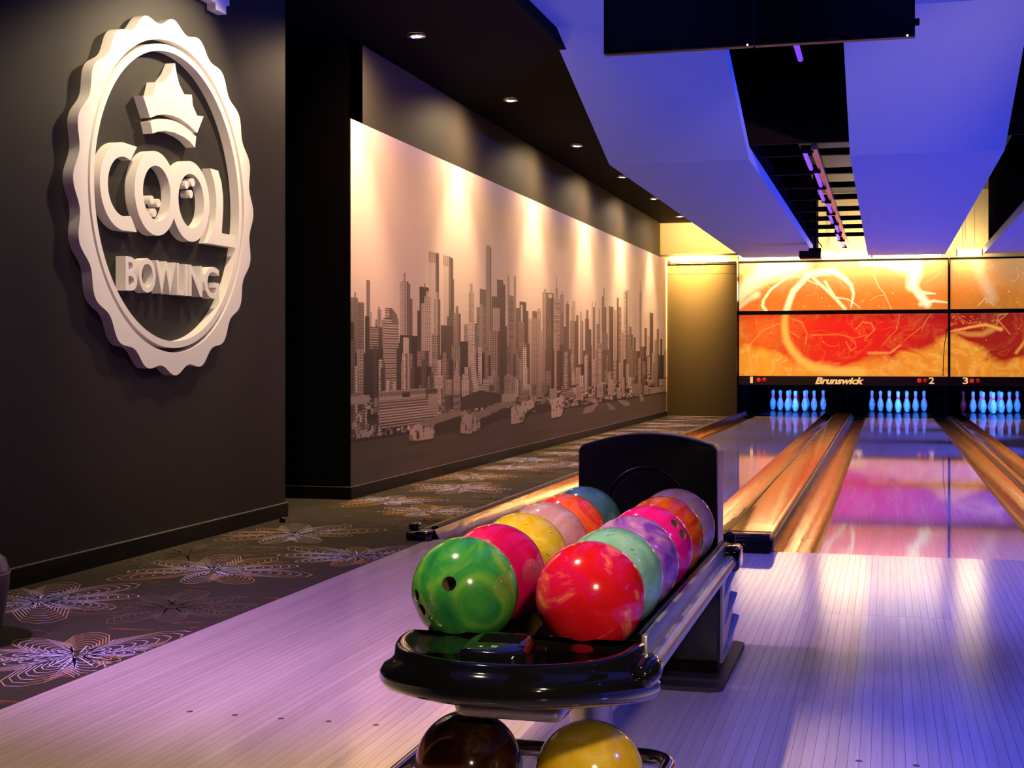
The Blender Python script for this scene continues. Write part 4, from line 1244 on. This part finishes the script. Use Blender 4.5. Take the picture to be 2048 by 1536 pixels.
# ------------------------------------------------------------------ bowling balls
R = .108
def drilled_ball():
    bm = NB()
    bmesh.ops.create_uvsphere(bm, u_segments=72, v_segments=36, radius=R)
    me = bpy.data.meshes.new('bowling_ball')
    bm.to_mesh(me)
    bm.free()
    o = bpy.data.objects.new('bowling_ball', me)
    C.objects.link(o)
    bm = NB()
    def cyl(d, r):
        d = Vector(d).normalized()
        q = d.to_track_quat('Z', 'Y').to_matrix().to_4x4()
        bmesh.ops.create_cone(bm, cap_ends=True, segments=22, radius1=r, radius2=r, depth=.07, matrix=Matrix.Translation(d * (R - .02)) @ q)
    s50, c50 = math.sin(math.radians(50)), math.cos(math.radians(50))
    cyl((.03, .02, 1), .0145)
    cyl((s50, .145, c50), .0125)
    cyl((s50, -.145, c50), .0125)
    cm = bpy.data.meshes.new('cutter')
    bm.to_mesh(cm)
    bm.free()
    co = bpy.data.objects.new('cutter', cm)
    C.objects.link(co)
    md = o.modifiers.new('drill', 'BOOLEAN')
    md.operation = 'DIFFERENCE'
    md.solver = 'EXACT'
    md.object = co
    dg = bpy.context.evaluated_depsgraph_get()
    res = bpy.data.meshes.new_from_object(o.evaluated_get(dg))
    bpy.data.objects.remove(o)
    bpy.data.objects.remove(co)
    mi, nrm = [], []
    for p in res.polygons:
        ins = p.center.length < R * .985
        mi.append(1 if ins else 0)
        for li in p.loop_indices:
            nrm.append(tuple(p.normal) if ins else tuple(res.vertices[res.loops[li].vertex_index].co.normalized()))
    res.materials.clear()
    res.materials.append(None)
    res.materials.append(mat('finger_hole_liner', (0.20, 0.15, 0.09), 0.4))
    res.polygons.foreach_set('material_index', mi)
    res.polygons.foreach_set('use_smooth', [True] * len(mi))
    res.normals_split_custom_set(nrm)
    res.name = 'bowling_ball'
    return res
BALL = drilled_ball()
def ball_mat(name, stops, scale=9.0, dist=2.5, seed=0.0, scuff=0.0):
    m = mat(name, stops[0][1], .13, coat=.5)
    T = NT(m)
    o_ = T.map(T.obj(), (1, 1, 1), (seed, seed * 1.7, seed * .6))
    n = T.noise(o_, scale, 4, dist, .55)
    c = T.ramp(n, stops)
    if scuff:
        sp = T.noise(T.map(o_, (1, 2.2, .7)), 75, 2, .5)
        k = T.ramp(sp, [(.66, (0, 0, 0)), (.70, (1, 1, 1))])
        c = T.mix(T.m('MULTIPLY', k, scuff), c, (.05, .05, .03))
    T.col(c)
    T.b.inputs['Subsurface Weight'].default_value = 0.0
    return m
def frame(p):
    t_ = (Vector((0, 0, CAM_H)) - p).normalized()
    r_ = Vector((0, 0, 1)).cross(t_).normalized()
    u_ = t_.cross(r_)
    return r_, u_, t_
def off(p, a, b_, back=False):
    r_, u_, t_ = frame(p)
    c_ = math.sqrt(max(0, 1 - a * a - b_ * b_))
    return (r_ * a + u_ * b_ + t_ * (-c_ if back else c_)).normalized()
def ball(p, m, label, thumb=None, fing=None, group='bowling balls on the ball return'):
    p = Vector(p)
    T_ = off(p, *thumb) if thumb else off(p, .3, -.5, True)
    F_ = off(p, *fing) if fing else off(p, -.4, -.6, True)
    x = (F_ - T_ * F_.dot(T_)).normalized()
    y = T_.cross(x)
    o = bpy.data.objects.new('bowling_ball', BALL)
    C.objects.link(o)
    o.material_slots[0].link = 'OBJECT'
    o.material_slots[0].material = m
    o.matrix_world = Matrix.Translation(p) @ Matrix((x, y, T_)).transposed().to_4x4()
    tag(o, label, 'bowling ball', group)
    return o
def ball_text(b_, p, txt, cen, d, length, m, h=None):
    """print on the surface of a ball, wrapped to the sphere"""
    p = Vector(p)
    n_ = off(p, *cen)
    r_, u_, t_ = frame(p)
    e = (r_ * d[0] + u_ * d[1])
    e = (e - n_ * e.dot(n_)).normalized()
    f = n_.cross(e)
    bm, a = text_bm(txt, depth=0, bold=.0)
    bmesh.ops.triangulate(bm, faces=bm.faces[:])
    hh = h or length / a
    inv = b_.matrix_world.inverted()
    for v in bm.verts:
        q = n_ + e * ((v.co.x - .5) * length / R) + f * ((v.co.y - .5) * hh / R)
        v.co = inv @ (p + q.normalized() * (R + .0005))
    me = bpy.data.meshes.new('print')
    bm.to_mesh(me)
    bm.free()
    me.materials.append(m)
    o = bpy.data.objects.new('print', me)
    C.objects.link(o)
    o.parent = b_
    return o
bz = .3945 + R
YB = [2.65 + .226 * k for k in range(6)]
XL_, XR_ = -.819, -.561
green = ball_mat('green_pearl', [(.32, (.012, .16, .05)), (.48, (.04, .28, .05)), (.60, (.13, .38, .05)), (.74, (.30, .50, .12))], 7, 1.6, 1.3)
mag = ball_mat('magenta_pearl', [(.3, (.36, .003, .06)), (.55, (.58, .004, .10)), (.75, (.80, .03, .14))], 6, 1.5, 2.1)
mag2 = ball_mat('hot_pink_pearl', [(.3, (.62, .004, .16)), (.6, (.86, .01, .25))], 6, 1.0, 5.1)
yel = ball_mat('yellow_pearl', [(.3, (.62, .38, .01)), (.55, (.74, .52, .03)), (.7, (.80, .62, .10))], 9, 2.0, 3.7, .6)
mauve = ball_mat('mauve_pearl', [(.3, (.44, .20, .27)), (.55, (.55, .29, .36)), (.72, (.74, .52, .50))], 7, 3.0, 4.2, .35)
orng = ball_mat('orange_red_pearl', [(.3, (.80, .06, .02)), (.5, (.88, .13, .035)), (.62, (.80, .02, .03)), (.75, (.95, .22, .06))], 6, 2.0, 6.4)
teal = ball_mat('teal_pearl', [(.3, (.05, .17, .19)), (.6, (.10, .27, .28)), (.75, (.20, .38, .36))], 8, 2.5, 7.9, .3)
red = ball_mat('red_swirl', [(.30, (.66, .006, .012)), (.48, (.80, .010, .018)), (.56, (.74, .006, .09)), (.62, (.92, .10, .05)), (.70, (1.0, .42, .26))], 4.2, 2.6, 3.35)
mint = ball_mat('mint_pearl', [(.3, (.12, .34, .25)), (.55, (.22, .48, .38)), (.75, (.34, .58, .48))], 7, 2.0, 9.7, .5)
lilac = ball_mat('lilac_swirl', [(.35, (.17, .035, .40)), (.5, (.36, .12, .50)), (.65, (.56, .28, .60))], 7, 3.0, 10.2)
orn2 = ball_mat('orange_swirl', [(.35, (.62, .03, .01)), (.5, (.85, .12, .01)), (.68, (.95, .30, .05))], 8, 3.0, 11.6)
pale = ball_mat('pale_pink_pearl', [(.3, (.46, .22, .34)), (.6, (.58, .32, .45)), (.8, (.72, .50, .58))], 7, 2.0, 12.3)
brown = ball_mat('brown_pearl', [(.3, (.035, .010, .006)), (.6, (.10, .032, .015)), (.8, (.22, .09, .04))], 8, 3.0, 13.0)
yel2 = ball_mat('golden_yellow_pearl', [(.3, (.58, .33, .005)), (.55, (.74, .47, .015)), (.75, (.85, .62, .09))], 8, 2.5, 14.4, .25)
pg = (XL_, YB[0], bz)
b1 = ball(pg, green, 'green marbled bowling ball with one hole, front left on the rack', (-.27, .15), (-.93, -.36))
ball_text(b1, pg, 'Brunswick', (-.68, -.35), (-.64, .77), .072, M['gold_logo'])
ball_text(b1, pg, 'XXL', (-.60, -.17), (-.64, .77), .022, M['gold_logo'])
ball((XL_, YB[1], bz), mag, 'deep magenta bowling ball directly behind the green ball')
ball((XL_, YB[2], bz), yel, 'scuffed yellow bowling ball on the upper rack, third in the left row')
ball((XL_, YB[3], bz), mauve, 'dusty mauve bowling ball between the yellow ball and the orange-red ball')
ball((XL_, YB[4], bz), orng, 'orange-red bowling ball in the left row just before the teal ball')
ball((XL_, YB[5], bz), teal, 'dark teal bowling ball, last of the left row against the black hood')
ball((XR_, YB[0], bz), red, 'bright red bowling ball with pale swirl, front right on the rack')
ball((XR_, YB[1], bz), mint, 'scuffed mint green bowling ball directly behind the red swirl ball')
ball((XR_, YB[2], bz), lilac, 'lilac and purple swirled bowling ball behind the mint one', (.92, -.36), (.6, -.75))
pm = (XR_, YB[3], bz)
b2 = ball(pm, mag2, 'hot pink bowling ball with two finger holes and pale lettering, right row', (.78, .55, True), (.60, .41))
ball_text(b2, pm, 'Brunswick', (.54, .03), (.74, -.66), .062, M['pale_logo'])
ball((XR_, YB[4], bz), orn2, 'orange and red swirled bowling ball between hot pink and pale pink balls', (.93, -.12), (.7, -.68))
ball((XR_, YB[5], bz), pale, 'pale pink bowling ball, last of the right row against the black hood')
lz = .041 + R
ball((-.815, 2.66, lz), brown, 'dark brown bowling ball on the lower rack under the tray', (.34, .72), (.1, -.1, True))
ball((-.563, 2.65, lz), yel2, 'golden yellow bowling ball on the lower rack under the tray')

# ------------------------------------------------------------------ pins
PP = [(.0, 0), (.0258, 0), (.0300, .010), (.0362, .019), (.0500, .057), (.0585, .090), (.0605, .114), (.0590, .135), (.0530, .165), (.0440, .195), (.0340, .222), (.0270, .240), (.0237, .254), (.0236, .262), (.0254, .285), (.0285, .310), (.0315, .333), (.0323, .345), (.0310, .358), (.0255, .370), (.015, .379), (.0, .381)]
def prof_r(z):
    return float(np.interp(z, [p[1] for p in PP[1:]], [p[0] for p in PP[1:]]))
def pin_mesh(name, m):
    bm = NB()
    lathe(bm, PP[1:-1], 28)
    me = bpy.data.meshes.new(name)
    bm.to_mesh(me)
    bm.free()
    me.polygons.foreach_set('use_smooth', [True] * len(me.polygons))
    me.materials.append(m)
    return me
PINW, PINR = pin_mesh('bowling_pin', M['pin_white']), pin_mesh('bowling_pin', M['pin_red'])
def ring_mesh(z0, z1, m):
    bm = NB()
    lathe(bm, [(prof_r(z) + .0006, z) for z in np.linspace(z0, z1, 6)], 28, (0, 0, 0), False, False)
    me = bpy.data.meshes.new('neck_stripe')
    bm.to_mesh(me)
    bm.free()
    me.polygons.foreach_set('use_smooth', [True] * len(me.polygons))
    me.materials.append(m)
    return me
STR1, STR2 = ring_mesh(.242, .262, M['stripe']), ring_mesh(.270, .284, M['stripe'])
FOOT = ring_mesh(.0005, .012, M['pin_base'])
bm = NB()
for rr in ((.0, .5), (.62, 1.0)):
    n = 14
    ring = []
    for f in rr:
        ring.append([])
        for k in range(n):
            a = 2 * PI * k / n
            dz, da = .021 * f * math.sin(a), .021 * f * math.cos(a)
            z = .150 + dz
            r_ = prof_r(z) + .0012
            ang = -PI / 2 + da / r_
            ring[-1].append(bm.verts.new((r_ * math.cos(ang), r_ * math.sin(ang), z)))
    for k in range(n):
        try:
            bm.faces.new((ring[0][k], ring[0][(k + 1) % n], ring[1][(k + 1) % n], ring[1][k]))
        except ValueError:
            pass
EMB = bpy.data.meshes.new('emblem')
bm.to_mesh(EMB)
bm.free()
EMB.materials.append(M['stripe'])
PINPOS = [(0, 0, 'head pin at the front'), (-.5, 1, 'second row, left'), (.5, 1, 'second row, right'), (-1, 2, 'third row, left end'), (0, 2, 'third row, middle'), (1, 2, 'third row, right end'),
          (-1.5, 3, 'back row, far left'), (-.5, 3, 'back row, left of middle'), (.5, 3, 'back row, right of middle'), (1.5, 3, 'back row, far right')]
rp = random.Random(3)
for li, lane in enumerate(('one', 'two', 'three')):
    for pi_, (cx, row, where) in enumerate(PINPOS):
        isred = (li == 0 and pi_ == 4) or (li == 2 and pi_ == 6)
        o = bpy.data.objects.new('bowling_pin', PINR if isred else PINW)
        C.objects.link(o)
        o.location = (LANES[li] + cx * .3048, 25.2 + row * .264, 0.0)
        rz = rp.uniform(-1.6, 1.6)
        if li == 0 and pi_ in (5, 9): rz = .15
        if li == 2 and pi_ in (0, 6): rz = -.2
        o.rotation_euler = (0, 0, rz)
        tag(o, ('red' if isred else 'white') + ' bowling pin on lane %s, %s' % (lane, where), 'bowling pin', 'pins on lane ' + lane)
        for nm, mesh in ((('neck_stripe', STR1), ('neck_stripe', STR2)) if not isred else ()) + (('base_ring', FOOT), ('emblem', EMB)):
            c = bpy.data.objects.new(nm, mesh)
            C.objects.link(c)
            c.parent = o
            if isred and nm == 'emblem':
                c.material_slots[0].link = 'OBJECT'
                c.material_slots[0].material = M['pin_base']
# black-light tubes in the pits: real lamps above the pins, behind the strip
for xc in LANES[:3]:
    lamp('pit_light', 'AREA', (xc, 23.75, .66), 110, (0.02, 0.17, 1.0), (xc, 25.5, .20), 1.0, size_y=.08)
    lamp('pit_light', 'AREA', (xc, 24.3, .68), 4.5, (0.25, 0.60, 1.0), (xc, 25.05, .30), .5, size_y=.08)

# ------------------------------------------------------------------ ottoman cut by the left frame edge, door stop
t = thing('ottoman', 'dark violet padded ottoman standing on the carpet at the left frame edge', 'ottoman', (-3.055, 3.95, 0))
pr = [(.165, .015), (.185, .05), (.200, .12), (.212, .20), (.214, .25), (.200, .290), (.165, .315), (.10, .322)]
obj('cushion', lathe(NB(), pr, 40, (-3.055, 3.95, 0)), M['upholstery'], parent=t, smooth=60)
obj('welt', tube(NB(), [(-3.055 + .2135 * math.cos(a), 3.95 + .2135 * math.sin(a), .245) for a in np.linspace(0, 2 * PI, 49)[:-1]], .004, 8, True), M['upholstery'], parent=t, smooth=True)
obj('foot_ring', lathe(NB(), [(.15, 0), (.16, .0), (.16, .018)], 32, (-3.055, 3.95, 0)), M['satin_black'], parent=t)
bm = lathe(NB(), [(.018, 0), (.018, .012), (.014, .026), (.008, .03)], 16, (-3.44, 7.48, 0))
tag(obj('door_stop', bm, M['satin_black'], origin=(-3.44, 7.48, 0), smooth=30), 'small black floor door stop by the corner of the sign wall', 'door stop')
